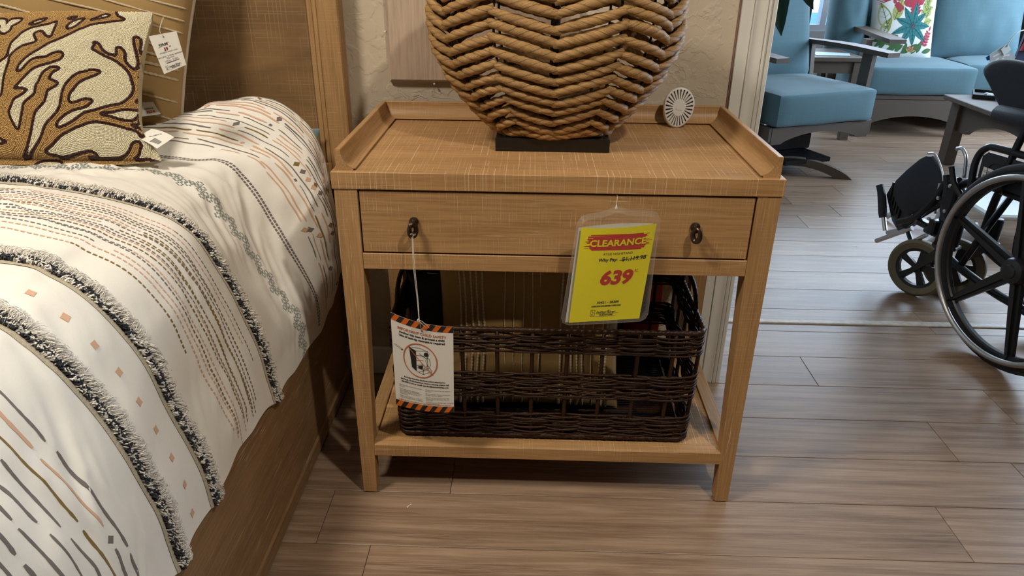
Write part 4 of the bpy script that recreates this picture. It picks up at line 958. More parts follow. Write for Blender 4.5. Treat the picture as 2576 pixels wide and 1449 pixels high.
# climbing child: head, body, arm, leg outlines
t = np.linspace(0, 2 * PI, 14); sh.poly([(cx + .0125 + .0046 * math.cos(a), cy + .0165 + .0045 * math.sin(a)) for a in t[:-1]], 1, 3)
sh.line(PX([(72, 36), (78, 40), (80, 60), (72, 64), (66, 46), (72, 36)]), .0007, 1, 2); sh.line(PX([(70, 40), (56, 34), (48, 28)]), .0010, 1, 2); sh.line(PX([(74, 62), (84, 76), (80, 88), (88, 88)]), .0008, 1, 2); sh.line(PX([(70, 62), (60, 72), (58, 82)]), .0008, 1, 2)
for a in (20, 45, 70): sh.line([(cx + .0125 + .006 * math.cos(math.radians(a)), cy + .0165 + .006 * math.sin(math.radians(a))), (cx + .0125 + .0085 * math.cos(math.radians(a)), cy + .0165 + .0085 * math.sin(math.radians(a)))], .0004, 1, 2)
sh.line([(cx - r * .72, cy + .037 * .72), (cx, cy), (cx + r * .72, cy - .037 * .72)], .0017, 3, 5)
sh.line([(.006, .138), (.018, .1335)], .0006, 1, 2); sh.line([(.003, .1365), (.019, .1300)], .0006, 1, 2); sh.poly([(.019, .1335), (.0225, .1310), (.019, .1285)], 1, 2)
for k, tx in enumerate(('Anti-tip restraint hardware kit is attached to', 'the back of this furniture. If kit is missing, please call', '206-899-2120 or email rparden@samsonmktg.com')):
    sh.text(tx, W * .52, .0705 - k * .0058, .0046, 1, 'CENTER', .00014)
def small(x, y, lines):
    for k, l in enumerate(lines): sh.text(l, x, y - k * .0033, .0034, 4, 'LEFT', .00003)
small(.010, .0505, ['Place heaviest items in the lowest', 'drawers']); small(.010, .041, ['Unless specifically designed to', 'accommodate, do not set TVs or', 'other heavy objects on top of', 'this product']); small(.010, .026, ['Never allow children to climb or', 'hang on drawers, doors or shelves'])
small(.064, .0505, ['Never open more than one drawer', 'at a time']); small(.064, .0415, ['Do not tamper with or remove the', 'drawer interlock system']); small(.064, .033, ['Use of anti-tip restraints may only', 'reduce, but not eliminate, the risk', 'of tip over']); small(.064, .0215, ['This item passed ASTMF 2057 OSA2096', 'Tip-Over Standards'])
sh.text('CLIMBING ON THIS PRODUCT MAY RESULT IN SERIOUS INJURY', W * .5, .0160, .0038, 3, 'CENTER', .00006)
t = np.linspace(0, 2 * PI, 13); sh.poly([(.062 + .0018 * math.cos(a), .1835 + .0018 * math.sin(a)) for a in t[:-1]], 1, 4)
wp = quad_warp((.0908, -.005, .4521), (.2151, -.042, .4433), (.0896, -.005, .2389), (.2118, -.042, .2500), W, H, lambda a, b: np.concatenate([0 * a, -.010 * (4 * a * (1 - a)) * (.6 + .4 * b), -.002 * (4 * a * (1 - a))], 1))
mb = MB(); back_sheet(mb, wp, W, H, .0004, 0, 48); sh.into(mb, wp, .0003)
mb.xform(Matrix.Translation((-.15, .03, -.34))); mb.build('card', [PAPER, INK, ORG, ORT, GRY], st, fix=False)
STRW = plain('white_string', (0.72, 0.68, 0.6), 0.7)
hole = wp(np.array([.062]), np.array([.1835]), .0008)[0]
mb = MB()
for dx in (-.0008, .0008):
    mb.tube(bez([(.144 + dx, -.022, .6165), (.1455 + dx * 1.5, -.030, .56), (.150 + dx, -.038, .50), (hole[0] + dx * .4 - .002, -.0452, .457), (hole[0], hole[1] - .0012, hole[2])], 8), .00055, 5)
mb.tube(bez([(.1505, -.0455, .4585), (.158, -.046, .455), (.166, -.044, .446), (.170, -.042, .4395)], 6), .0005, 5); mb.tube(bez([(.1505, -.0455, .4585), (.156, -.047, .452), (.161, -.046, .446), (.165, -.044, .4405)], 6), .0005, 5)
mb.tube(bez([(.1515, -.0455, .4605), (.149, -.047, .457), (.1515, -.0445, .4535)], 4), .0011, 6)
mb.tube(bez([(.1435, -.0205, .6165), (.141, -.0260, .6200), (.1440, -.0280, .6225), (.1480, -.0250, .6190), (.1450, -.0215, .6160)], 5), .0006, 5)
mb.xform(Matrix.Translation((-.15, .03, -.34))); mb.build('string', STRW, st, smooth=True)

# clearance sheet in its clear sleeve
ct = thing('price_sign', 'yellow CLEARANCE price sheet in a clear sleeve hanging on the drawer', 'sign', (.505, -.035, .55))
OFC = Matrix.Translation((-.505, .035, -.55))
W, H = .140, .200
sh = Sheet()
R3 = random.Random(4)
top = [(.012 + .108 * t, .180 + .0022 * math.sin(t * 9) + R3.uniform(-.0004, .0004)) for t in np.linspace(0, 1, 26)]
# rough brush stroke banner
ysl = lambda x: .0
nst = 13
for k in range(nst):
    y = .1545 + .0305 * k / (nst - 1); xa = .014 + .010 * abs(k / (nst - 1) - .5) * 1.4 + R3.uniform(-.006, .008); xb = .130 - R3.uniform(0, .010) - .012 * abs(k / (nst - 1) - .45)
    xs = np.linspace(xa, xb, 14); sh.line([(x, y + .0012 * math.sin(x * 40 + k)) for x in xs], .0034 if 0 < k < nst - 1 else .0022, 1, 1 + (k % 2) * .3)
for k in range(16):
    s_ = R3.choice([0, 1]); x0 = R3.uniform(.008, .016) if s_ == 0 else R3.uniform(.118, .126); y = R3.uniform(.158, .184); sh.line([(x0, y), (x0 + .004, y + .0003), (x0 + R3.uniform(.006, .012), y)], R3.uniform(.0006, .0014), 1, 1)
sh.text('CLEARANCE', W * .515, .1632, .0182, 0, 'CENTER', .00055, layer=4, sx=1.04)
sh.text('RYLIE NIGHSTAND', W * .54, .1440, .0066, 2, 'CENTER', .00002)
sh.text('Why Pay:', .040, .1310, .0094, 2, 'LEFT', .0003); sh.text('$1,119.98', .084, .1300, .0118, 2, 'LEFT', .00025)
sh.line([(.080, .1325), (.105, .1340), (.132, .1380)], .0007, 2, 4); sh.line([(.080, .1315), (.105, .1330), (.134, .1365)], .0005, 2, 4)
sh.text('639', .048, .082, .0400, 1, 'LEFT', .0018, .12, layer=3, sx=1.02)
sh.text('97', .1130, .1060, .0060, 1, 'LEFT', .0001); sh.line([(.112, .1050), (.120, .1050)], .0006, 1, 3)
sh.text('30421 - 38389', .049, .0390, .0074, 2, 'LEFT', .0002)
x = .040
while x < .098:
    b = R3.uniform(.0005, .0016); sh.rect(x, .0315, x + b, .0352, 2); x += b + R3.uniform(.0003, .0009)
def logo(sh, x, y, k, mi):
    # little framed heron-like emblem, script name and line of capitals
    for a, b, c, d in ((0, 0, 9, 0), (9, 0, 9, 15), (9, 15, 0, 15), (0, 15, 0, 0), (2, 3, 5, 9), (5, 9, 3, 13), (5, 9, 8, 8), (2, 3, 7, 3), (4, 3, 4, 7), (1, 11, 4, 12)):
        sh.line([(x + a * k, y + b * k), (x + (a + c) / 2 * k, y + (b + d) / 2 * k), (x + c * k, y + d * k)], .7 * k, mi, 2)
    sh.text('Indian River', x + 11.5 * k, y + 6.2 * k, 9.2 * k, mi, 'LEFT', .15 * k, .38, layer=3, sx=.92)
    sh.line([(x + 40 * k, y + 14.5 * k), (x + 34 * k, y + 11 * k), (x + 28 * k, y + 4.7 * k)], .7 * k, mi, 2); sh.line([(x + 14 * k, y + 4.6 * k), (x + 40 * k, y + 4.9 * k), (x + 60 * k, y + 5.4 * k)], .45 * k, mi, 2)
    sh.text('FURNITURE', x + 19 * k, y + .4 * k, 5.0 * k, mi, 'LEFT', .18 * k, .1, layer=3, sx=1.1)
    sh.line([(x + 12 * k, y - 1.4 * k), (x + 30 * k, y - 1.4 * k), (x + 55 * k, y - 1.4 * k)], .45 * k, mi, 2)
logo(sh, .040, .0115, .00092, 2)
wp = quad_warp((.4445, -.045, .6466), (.5787, -.018, .6475), (.4306, -.045, .4588), (.5642, -.018, .4570), W, H, lambda a, b: np.concatenate([0 * a, -.006 * (4 * a * (1 - a)) * (b ** 1.5) , -.002 * (4 * a * (1 - a)) * b], 1))
mb = MB(); back_sheet(mb, wp, W, H, .0003, 0); sh.into(mb, wp); mb.xform(OFC); mb.build('price_sheet', [YEL, RED, INK], ct, fix=False)
mb = MB(); 
wp2 = quad_warp((.4395, -.041, .6450), (.5735, -.0135, .6455), (.4240, -.041, .4575), (.5560, -.0135, .4560), W, H, lambda a, b: np.concatenate([0 * a, .003 * (4 * a * (1 - a)) * (b ** 1.5), .0025 * (4 * a * (1 - a)) * b], 1))
back_sheet(mb, wp2, W, H, .0003, 0); mb.xform(OFC); mb.build('backing_sheet', plain('white_backing', (0.62, 0.60, 0.56), 0.5), ct, fix=False)
PLA, pnt, pb = new_mat('clear_plastic'); pb.inputs['Base Color'].default_value = (0.9, 0.9, 0.88, 1); pb.inputs['Roughness'].default_value = 0.15; pb.inputs['Alpha'].default_value = 0.035
PLE, pnt, pb = new_mat('clear_plastic_edge'); pb.inputs['Base Color'].default_value = (0.65, 0.60, 0.54, 1); pb.inputs['Roughness'].default_value = 0.3; pb.inputs['Alpha'].default_value = 0.10
sl = [(.4365, -.044, .6556), (.4430, -.043, .6660), (.4551, -.040, .6700), (.4800, -.036, .6735), (.504, -.032, .6819), (.5300, -.026, .6740), (.5608, -.020, .6712), (.5760, -.0175, .6690), (.5836, -.017, .6561), (.5797, -.018, .4667), (.5750, -.0185, .4570), (.5658, -.020, .4522), (.5000, -.034, .4535), (.4300, -.046, .4545), (.4190, -.0475, .4600), (.4161, -.047, .4695)]
A = np.array(sl); Cc = A.mean(0)
for k, (dy, nm) in enumerate(((-.0105, 'front_film'), (.0065, 'back_film'))):
    mb = MB(); B_ = A + [0, dy * .2, 0]; I1 = Cc + (A - Cc) * .93 + [0, dy * .95, 0]; I2 = Cc + (A - Cc) * .6 + [0, dy, 0]; n = len(A)
    mb.add(np.concatenate([B_, I1]), [[i, (i + 1) % n, n + (i + 1) % n, n + i] for i in range(n)], 1)
    mb.add(np.concatenate([I1, I2, [Cc + [0, dy, 0]]]), [[i, (i + 1) % n, n + (i + 1) % n, n + i] for i in range(n)] + [[n + i, n + (i + 1) % n, 2 * n] for i in range(n)], 0)
    mb.xform(OFC); mb.build(nm, [PLA, PLE], ct, smooth=True)
mb = MB(); mb.tube(A, .0007, 5, closed=True)
mb.xform(OFC); mb.build('sleeve_edge', PLE, ct, smooth=True)
mb = MB(); mb.lathe([(.0002, -.004), (.0020, -.002), (.0026, .001), (.0012, .005), (.0002, .007)], (.5035, -.0325, .6790), 2, 10); mb.tube(bez([(.5035, -.0325, .685), (.5055, -.020, .694), (.5075, .0025, .6925)], 6), .0004, 5)
mb.xform(OFC); mb.build('hanging_tie', plain('clear_bead', (0.7, 0.66, 0.58), 0.2), ct, smooth=True)

# cushion price tag on the beaded cushion
pt = thing('price_tag', 'white price tag marked 59 hanging from the beaded cushion corner', 'tag', (-.325, .155, .90))
W, H = .050, .082; sh = Sheet()
sh.text('$79.95', .011, .0565, .0078, 1, 'LEFT', .0003, sx=.8); sh.line([(.009, .0545), (.020, .0580), (.031, .0625)], .0007, 1, 4)
sh.text('59', .0180, .0450, .0105, 2, 'LEFT', .0004, sx=.75); sh.text('95', .0285, .0510, .0040, 2, 'LEFT', .0001)
sh.text('STNEFC 940711704', W * .5, .0405, .0042, 1, 'CENTER'); sh.text('NATURAL CORAL BEADED', W * .5, .0318, .0044, 1, 'CENTER', sx=.95); sh.text('PILLOW', W * .5, .0272, .0044, 1, 'CENTER'); sh.text('12526 - 21552', W * .5, .0215, .0048, 1, 'CENTER')
x = .013
while x < .040: b = R3.uniform(.0003, .0008); sh.rect(x, .0178, x + b, .0200, 1); x += b + R3.uniform(.0001, .0003)
logo(sh, .0085, .0045, .00060, 1); t = np.linspace(0, 2 * PI, 13); sh.poly([(.025 + .0016 * math.cos(a), .075 + .002 * math.sin(a)) for a in t[:-1]], 3, 3)
wp = quad_warp((-.3546, .152, .9313), (-.2991, .148, .9414), (-.3423, .158, .8629), (-.2949, .154, .8811), W, H)
mb = MB(); back_sheet(mb, wp, W, H, .0004, 0, 3); sh.into(mb, wp); mb.xform(Matrix.Translation((.325, -.155, -.90))); mb.build('card', [PAPER, INK, plain('dark_red_ink', (.22, .01, .012), .6), GRY], pt, fix=False)
h = wp(np.array([.025]), np.array([.075]), .0006)[0]; mb = MB()
for d in (0, .003): mb.tube(bez([tuple(h), (h[0] - .004, h[1] - .001, h[2] + .012), (-.3420 - d, .2000, .9620 - d * .4)], 6), .00035, 4)
mb.xform(Matrix.Translation((.325, -.155, -.90))); mb.build('loop', STRW, pt, smooth=True)
# care label at the cushion's lower corner
ck = MB(); sh = Sheet(); W, H = .055, .036
for k in range(11): sh.rect(.032 + k * .0016, .004 + k * .0004, .0325 + k * .0016 + (.0003 if k % 3 else .0007), .016, 1)
sh.text('Care', .026, .020, .0060, 1, rot=.9); sh.text('Queen', .0210, .0120, .0050, 1, rot=.9)
wp = quad_warp((-.3850, .152, .7600), (-.3380, .142, .7470), (-.4080, .130, .7470), (-.3640, .118, .7300), W, H, lambda a, b: np.concatenate([0 * a, 0 * a, .003 * (4 * a * (1 - a))], 1))
back_sheet(ck, wp, W, H, .0004, 0, 8); sh.into(ck, wp)
o = ck.build('care_label', [PAPER, INK], None, fix=False); tag(o, 'white care label with barcode poking out below the beaded cushion', 'label')
ck = MB(); sh = Sheet(); W, H = .045, .03
sh.text('CLEARANCE', .006, .014, .005, 1, bold=.0002); sh.text('SALE 45', .012, .006, .007, 2, bold=.0003)
wp = quad_warp((-.4420, .245, .7920), (-.4200, .245, .7930), (-.4440, .235, .7650), (-.4050, .238, .7700), W, H)
back_sheet(ck, wp, W, H, .0004, 0, 3); sh.into(ck, wp)
o = ck.build('sale_label', [PAPER, INK, RED], None, fix=False); tag(o, 'small white sale label with red print beside the tan striped cushion', 'label')
# clear tag corner at the left of the duvet
mb = MB(); P = dsurf(np.array([.70, .622, .630, .70]), np.array([-.146, -.150, -.178, -.192]), np.array([.004, .006, .003, .002])); Q = dsurf(np.array([.70, .622, .630, .70]), np.array([-.146, -.150, -.178, -.192]), np.array([.005, .007, .004, .003]))
mb.add(np.concatenate([P, Q]), [[0, 1, 2, 3], [7, 6, 5, 4], [0, 4, 5, 1], [1, 5, 6, 2], [2, 6, 7, 3], [3, 7, 4, 0]]); o = mb.build('plastic_tag_holder', PLE, None); tag(o, 'clear plastic tag holder lying on the duvet at the left edge', 'tag holder')

# ================================================================== WOVEN LAMP
lp = thing('table_lamp', 'large woven water-hyacinth lamp base on a black plinth, on the nightstand', 'lamp', (.395, .215, H_))
LC = np.array([.395, .215])
def LP(mb, name, mat, smooth=True, tcn=None): mb.xform(Matrix.Translation((-.395, -.215, -H_))); return mb.build(name, mat, lp, smooth, tcname=tcn, fix=False if tcn else True)
mb = MB(); mb.box(.284, .506, .158, .272, H_, H_ + .0265, bev=.0012); LP(mb, 'plinth', plain('black_lacquer', (0.006, 0.006, 0.006), 0.22), False)
LZ = np.array([.757, .763, .783, .814, .852, .889, .925, .967, .995, 1.04, 1.09, 1.13, 1.165, 1.18]); LA = np.array([.108, .122, .143, .172, .202, .224, .238, .2425, .2415, .232, .205, .163, .105, .06])
lz = np.linspace(.757, 1.18, 400); la = np.interp(lz, LZ, LA); la = np.convolve(np.pad(la, 12, 'edge'), np.ones(25) / 25, 'valid')
lm = np.concatenate([[0], np.cumsum(np.hypot(np.diff(lz), np.diff(la)))])
def lsurf(th, m, off=0.0):
    z = np.interp(m, lm, lz); a = np.interp(m, lm, la) - .006 + off; b = a * .52 + .004
    return np.stack([LC[0] + a * np.sin(th), LC[1] - b * np.cos(th), z], -1)
def rope_mat():
    m, nt, b = new_mat('twisted_hyacinth')
    at = N(nt, 'ShaderNodeAttribute', attribute_name='tw'); tc = N(nt, 'ShaderNodeTexCoord')
    n1 = noise(nt, at.outputs['Vector'], (5, 5, 9), 1, 3, .6); n2 = noise(nt, at.outputs['Vector'], (16, 16, 14), 1, 3, .6); n3 = noise(nt, tc.outputs['Object'], (30, 30, 30), 1, 2)
    c = mix(nt, ramp(nt, n1, .3, .7), (0.27, 0.135, 0.042), (0.55, 0.33, 0.125)); c = mix(nt, mth(nt, 'MULTIPLY', ramp(nt, n2, .55, .75), .5), c, (0.66, 0.43, 0.18)); c = mix(nt, mth(nt, 'MULTIPLY', ramp(nt, n3, .45, .8), .45), c, (0.20, 0.10, 0.035))
    c = mix(nt, mth(nt, 'MULTIPLY', ramp(nt, noise(nt, at.outputs['Vector'], (9, 9, 5), 1, 2), .66, .70), .8), c, (0.045, 0.02, 0.008))
    sp = N(nt, 'ShaderNodeSeparateXYZ'); L(nt, at.outputs['Vector'], sp.inputs[0])
    gv = mth(nt, 'ABSOLUTE', mth(nt, 'COSINE', mth(nt, 'MULTIPLY', mth(nt, 'ARCTAN2', sp.outputs['Y'], sp.outputs['X']), 1.5)))
    c = mix(nt, mth(nt, 'MULTIPLY', ramp(nt, gv, .04, .30, (1, 1, 1), (0, 0, 0)), ramp(nt, n1, .35, .6)), c, (0.07, 0.032, 0.012))  # crevice shade between the twisted strands, painted into the colour
    L(nt, c, b.inputs['Base Color']); b.inputs['Roughness'].default_value = .42; b.inputs['Specular IOR Level'].default_value = .4
    bp = N(nt, 'ShaderNodeBump'); bp.inputs['Strength'].default_value = .7; bp.inputs['Distance'].default_value = .0012; L(nt, n2, bp.inputs['Height']); L(nt, bp.outputs[0], b.inputs['Normal'])
    return m
ROPE = rope_mat(); R5 = random.Random(3)
mb = MB(); pit, rise = .0236, .036; kmax = int(lm[-1] / pit)
for col in range(12):
    te, to = (col, col + 1) if col % 2 == 0 else (col + 1, col); te, to = te * PI / 6, to * PI / 6
    for k in range(-1, kmax):
        me = k * pit + .014 + .016 * (1 - math.exp(-max(k, 0) / 2.5)); mo = me + rise
        if k == -1: me, mo = .002, .018
        if mo > lm[-1]: continue
        t = np.linspace(0, 1, 17); sd = 1 if to > te else -1
        th = te + (to - te) * (t * 1.10 - .05); m_ = me + (mo - me) * t + R5.uniform(-.0026, .0026) + .003 * np.sin(t * PI) * R5.uniform(-1, 1)
        off = .006 * np.sin(PI * t) ** .5 - .004 + R5.uniform(-.0015, .0015)
        P = lsurf(th, m_, off)
        r0 = R5.uniform(.0088, .0106); rr = r0 * (.62 + .38 * np.sin(PI * np.clip(t, .04, .96)) ** .45)
        tw = sd * R5.uniform(75, 105); n0 = mb.n
        mb.tube(P, rr, 15, flute=(3, .34, tw))
        mb.tc[-1] = mb.tc[-1] + np.array([0, 0, R5.uniform(0, 60)])
# wrapped foot ring and inner dark frame
t = np.linspace(0, 2 * PI, 97)[:-1]
for a in t:
    p = lsurf(np.array([a - .03, a, a + .035]), np.array([-.001, .004, .010]) * 1.0, np.array([-.004, .005, .002])); p[:, 2] += np.array([-.003, 0, .003]); p[:, 2] = np.maximum(p[:, 2], H_ + .0295)
    mb.tube(p, [.0030, .0040, .0030], 7, flute=(3, .15, 60)); 
mb.tube(lsurf(t, np.full(96, .002), -.008) + [0, 0, -.0], .005, 8, closed=True, flute=(2, .1, 50))
LP(mb, 'woven_body', ROPE, True, 'tw')
mb = MB(); m_ = np.linspace(.0, lm[-1], 40)
for c_ in range(12): mb.tube(lsurf(np.full(40, c_ * PI / 6), m_, -.012), .0026, 6)
for mm in (.01, .15, .30): mb.tube(lsurf(t, np.full(96, mm), -.012), .0026, 6, closed=True)
LP(mb, 'wire_frame', plain('dark_wire', (0.02, .015, .012), .5, .5))
mb = MB(); mb.lathe([(.009, H_ + .0265), (.009, 1.20)], (LC[0], LC[1], 0), 2, 12); LP(mb, 'stem', plain('dark_stem', (0.03, .02, .015), .4, .5))

# ================================================================== WHITE SLOTTED DEVICE
fd = thing('air_freshener', 'white oval slotted plastic device standing beside the woven lamp', 'air freshener')
fd.matrix_world = Matrix.Translation((.672, .386, H_ + .0005)) @ Matrix.Rotation(math.radians(-14), 4, 'X') @ Matrix.Rotation(math.radians(9), 4, 'Y') @ Matrix.Translation((0, 0, .0435))
def egg(t, k=1.0): return np.stack([k * .0335 * np.cos(t) * (1 + .08 * np.sin(t)), k * .0440 * np.sin(t)], -1)
n = 26 * 4; t = np.linspace(0, 2 * PI, n, endpoint=False) + .03
mb = MB(); prof = [(1.0, .010), (1.0, .002), (.985, -.001), (.95, -.0025), (.90, -.0030), (.885, -.0015), (.885, .002)]
V = []; 
for k, y in prof:
    e_ = egg(t, k); V.append(np.stack([e_[:, 0], np.full(n, y), e_[:, 1]], 1))
mb.add(np.concatenate(V), [[i * n + j, i * n + (j + 1) % n, (i + 1) * n + (j + 1) % n, (i + 1) * n + j] for i in range(len(prof) - 1) for j in range(n)])
WP = plain('white_plastic', (0.70, 0.68, 0.66), 0.35)
hub = .42
for j in range(26):
    a = 2 * PI * (j + .5) / 26; o1 = egg(np.array([a - .070, a, a + .070]), .90); h1 = egg(np.array([a - .075, a, a + .075]), hub - .02); cen = np.array([0, -.0])
    P = [h1[0], h1[2], o1[2], o1[0]]
    V = [(p[0], y, p[1]) for y in (-.0032, .002) for p in P]; mb.add(V, [[0, 1, 2, 3], [7, 6, 5, 4], [0, 4, 5, 1], [1, 5, 6, 2], [2, 6, 7, 3], [3, 7, 4, 0]])
e_ = egg(t, hub); mb.add(np.concatenate([np.stack([e_[:, 0], np.full(n, -.0036), e_[:, 1]], 1), np.stack([e_[:, 0], np.full(n, .002), e_[:, 1]], 1)]), [list(range(n))] + [[j, (j + 1) % n, n + (j + 1) % n, n + j] for j in range(n)])
mb.build('grille', WP, fd, smooth='auto')
mb = MB(); e_ = egg(t, .93); mb.add(np.concatenate([np.stack([e_[:, 0], np.full(n, .0045), e_[:, 1]], 1), np.stack([e_[:, 0], np.full(n, .022), e_[:, 1]], 1) * [.7, 1, .7]]), [list(range(n)), list(range(n, 2 * n))] + [[j, (j + 1) % n, n + (j + 1) % n, n + j] for j in range(n)])
mb.build('housing', plain('shaded_grey_plastic', (0.24, 0.24, 0.235), 0.5), fd, smooth='auto')
mb = MB(); mb.prism([(-.0065, -.005), (.0065, -.005), (.0058, .004), (.003, .0065), (-.003, .0065), (-.0058, .004)], 1, -.0046, -.003); mb.build('latch', WP, fd)

# ================================================================== WALL BOARD
wb = thing('wooden_board', 'pale wooden board with angled edges nailed to the wall behind the lamp', 'board', (.24, .49, 1.0))
OFB = Matrix.Translation((-.24, -.49, -1.0)); BW = oak('pale_board', 2, 0, base=(0.47, 0.36, 0.28), dark=(0.36, 0.27, 0.20), pale=(0.6, 0.5, 0.42), streak=.4, saw=.1)
mb = MB(); x0, x1, z0, z1 = .022, .462, .800, 1.35
mb.box(x0, x1, .488, WY, z0, z1); bw = .006
V = [(x0, .488, z0), (x1, .488, z0), (x1, .488, z1), (x0, .488, z1), (x0 + bw, .4805, z0 + bw), (x1 - bw, .4805, z0 + bw), (x1 - bw, .4805, z1 - bw), (x0 + bw, .4805, z1 - bw)]
mb.add(V, [[0, 1, 5, 4], [1, 2, 6, 5], [2, 3, 7, 6], [3, 0, 4, 7], [4, 5, 6, 7]]); mb.xform(OFB); mb.build('panel', BW, wb)
NAIL = plain('white_nail', (0.7, .68, .62), .4)
for x, z in ((.1262, .7965), (.0185, .9102)):
    mb = MB(); mb.lathe([(.0002, .482), (.0022, .483), (.0022, .4845), (.0009, .485), (.0009, .498)], (x, 0, z), 1, 10); mb.xform(OFB); mb.build('nail', NAIL, wb)

# ================================================================== WICKER BASKET
bk = thing('wicker_basket', 'dark brown wicker basket with open weave on the lower shelf', 'basket', (.39, .20, .1325))
OK_ = Matrix.Translation((-.39, -.20, -.1325))
WKR = plain('dark_wicker', (0.030, 0.0125, 0.0062), 0.38, spec=.22, bump=.5, bscale=250, var=.5)
X0, X1, Y0, Y1, ZB = .082, .702, .036, .385, .1345; BH = .262
def rrect(inset, n=4, rad=.022, flare=0.0):
    x0, x1, y0, y1 = X0 + inset - flare, X1 - inset + flare, Y0 + inset - flare * .5, Y1 - inset + flare * .5; pts = []
    for cx_, cy_, a0 in ((x1 - rad, y0 + rad, -90), (x1 - rad, y1 - rad, 0), (x0 + rad, y1 - rad, 90), (x0 + rad, y0 + rad, 180)):
        for k in range(n + 1): a = math.radians(a0 + 90 * k / n); pts.append((cx_ + rad * math.cos(a), cy_ + rad * math.sin(a)))
    pts.append(pts[0]); P = np.array(pts); d = np.concatenate([[0], np.cumsum(np.linalg.norm(np.diff(P, axis=0), axis=1))]); return P, d
def path_at(s, inset, flare):
    P, d = rrect(inset, flare=flare); L0 = d[-1]; s = np.asarray(s) * L0
    xy = np.stack([np.interp(s, d, P[:, 0]), np.interp(s, d, P[:, 1])], 1); e = .002
    q = np.stack([np.interp((s + e) % L0, d, P[:, 0]), np.interp((s + e) % L0, d, P[:, 1])], 1) - np.stack([np.interp((s - e) % L0, d, P[:, 0]), np.interp((s - e) % L0, d, P[:, 1])], 1)
    q /= np.linalg.norm(q, axis=1)[:, None] + 1e-9; return xy, np.stack([q[:, 1], -q[:, 0]], 1)
NST = 27; npt = NST * 10; R6 = random.Random(8)
def flare_at(z): return .000 + .010 * (z / BH)
bands = [(0.004, .058, 10), (.100, .160, 10), (.208, .252, 8)]
for bi, (za, zb, nr) in enumerate(bands):
    mb = MB()
    for k in range(nr):
        z = za + (zb - za) * (k + .5) / nr; s = np.arange(npt) / npt; xy, nn = path_at(s, .004, flare_at(z)); ph = PI * (k % 2)
        if k % 3 == 2: ph += .4
        w = .0042 * np.sin(s * NST * PI + ph) ; zz = ZB + z + .0022 * np.sin(s * NST * PI * 1.0 + ph + k) * R6.uniform(.3, 1.2) + .0015 * np.sin(s * 17 + k * 2.1)
        P = np.column_stack([xy + nn * w[:, None], zz]); mb.tube(P, .0025 * R6.uniform(.8, 1.15), 6, closed=True)
        P2 = np.column_stack([xy - nn * w[:, None], zz + .0030 + .001 * np.sin(s * 41 + k)]); mb.tube(P2, .0022 * R6.uniform(.8, 1.15), 6, closed=True)
    mb.xform(OK_); mb.build('woven_band', WKR, bk, smooth=True, fix=False)
mb = MB()
for k in range(NST * 1):
    s = np.array([(k + .5) / NST]); pts = []
    for z in np.linspace(0, BH, 8): xy, nn = path_at(s, .004, flare_at(z)); pts.append((xy[0, 0], xy[0, 1], ZB + z))
    mb.tube(pts, .0046, 7, flute=(5, .12, 200))
mb.xform(OK_); mb.build('stakes', WKR, bk, smooth=True)
mb = MB(); s = np.arange(600) / 600; xy, nn = path_at(s, .004, flare_at(BH)); mb.tube(np.column_stack([xy, np.full(600, ZB + BH + .001)]), .0056 + .0008 * np.sin(np.arange(600) * 1.35), 8, closed=True)
xy, nn = path_at(s, .002, 0); mb.tube(np.column_stack([xy, np.full(600, ZB + .0045)]), .0046 + .0006 * np.sin(np.arange(600) * 1.2), 8, closed=True)
mb.xform(OK_); mb.build('rim', WKR, bk, smooth=True)
mb = MB()
for k in range(38):
    y = Y0 + .014 + (Y1 - Y0 - .028) * k / 37; mb.tube([(X0 + .012, y, ZB + .003), ((X0 + X1) / 2, y, ZB + .003 + .001 * (k % 2)), (X1 - .012, y, ZB + .003)], .0042, 5)
mb.xform(OK_); mb.build('woven_bottom', WKR, bk, smooth=True)
# loop handles on the two short sides
for sx in (0, 1):
    mb = MB(); x = (X0 - .006) if sx == 0 else (X1 + .006); P = bez([(x, .13, ZB + BH - .03), (x, .14, ZB + BH + .012), (x, .165, ZB + BH + .038), (x, .21, ZB + BH + .045), (x, .255, ZB + BH + .038), (x, .28, ZB + BH + .012), (x, .29, ZB + BH - .03)], 8)
    mb.tube(P, .0055, 8, flute=(3, .25, 150)); mb.xform(OK_); mb.build('handle', WKR, bk, smooth=True)
# contents
M = Matrix.Translation((.360, .160, .338)) @ Matrix.Rotation(math.radians(-6), 4, 'X')
TAND = cloth_mat('olive_tan_linen', (0.30, 0.185, 0.062), bscale=1200, bump=.3)
xs = [(.2093, 1), (.2202, 1), (.2345, 1), (.247, 1), (.2596, 1), (.3055, 0), (.3247, 0), (.3447, 0), (.3639, 0), (.3805, 0), (.4263, 1), (.4512, 1), (.4644, 1), (.476, 1), (.4967, 0), (.5174, 1), (.5280, 1)]
striped_cushion('striped_cushion', 'tan cushion with upright cream stripes standing in the wicker basket', .400, .385, .13, M, [((x - .360) / .195, .0026 if c else .0014, c) for x, c in xs], TAND, True, .002, TAND)
mb = MB(); S = cushion_surf(.10, .26, .10); cushion_mesh(mb, S, 20, 0, .01); mb.xform(Matrix.Translation((.130, .26, .285)))
o = mb.build('black_bag', plain('black_cloth', (0.008, .008, .008), .7), None, smooth=True); tag(o, 'black cloth bundle at the left end of the wicker basket', 'bag')
mb = MB(); mb.box(.600, .703, .468, .482, .0, .305, bev=.002); o = mb.build('red_box', plain('red_card', (0.40, 0.008, 0.01), .5)); tag(o, 'red flat box leaning behind the nightstand', 'box')
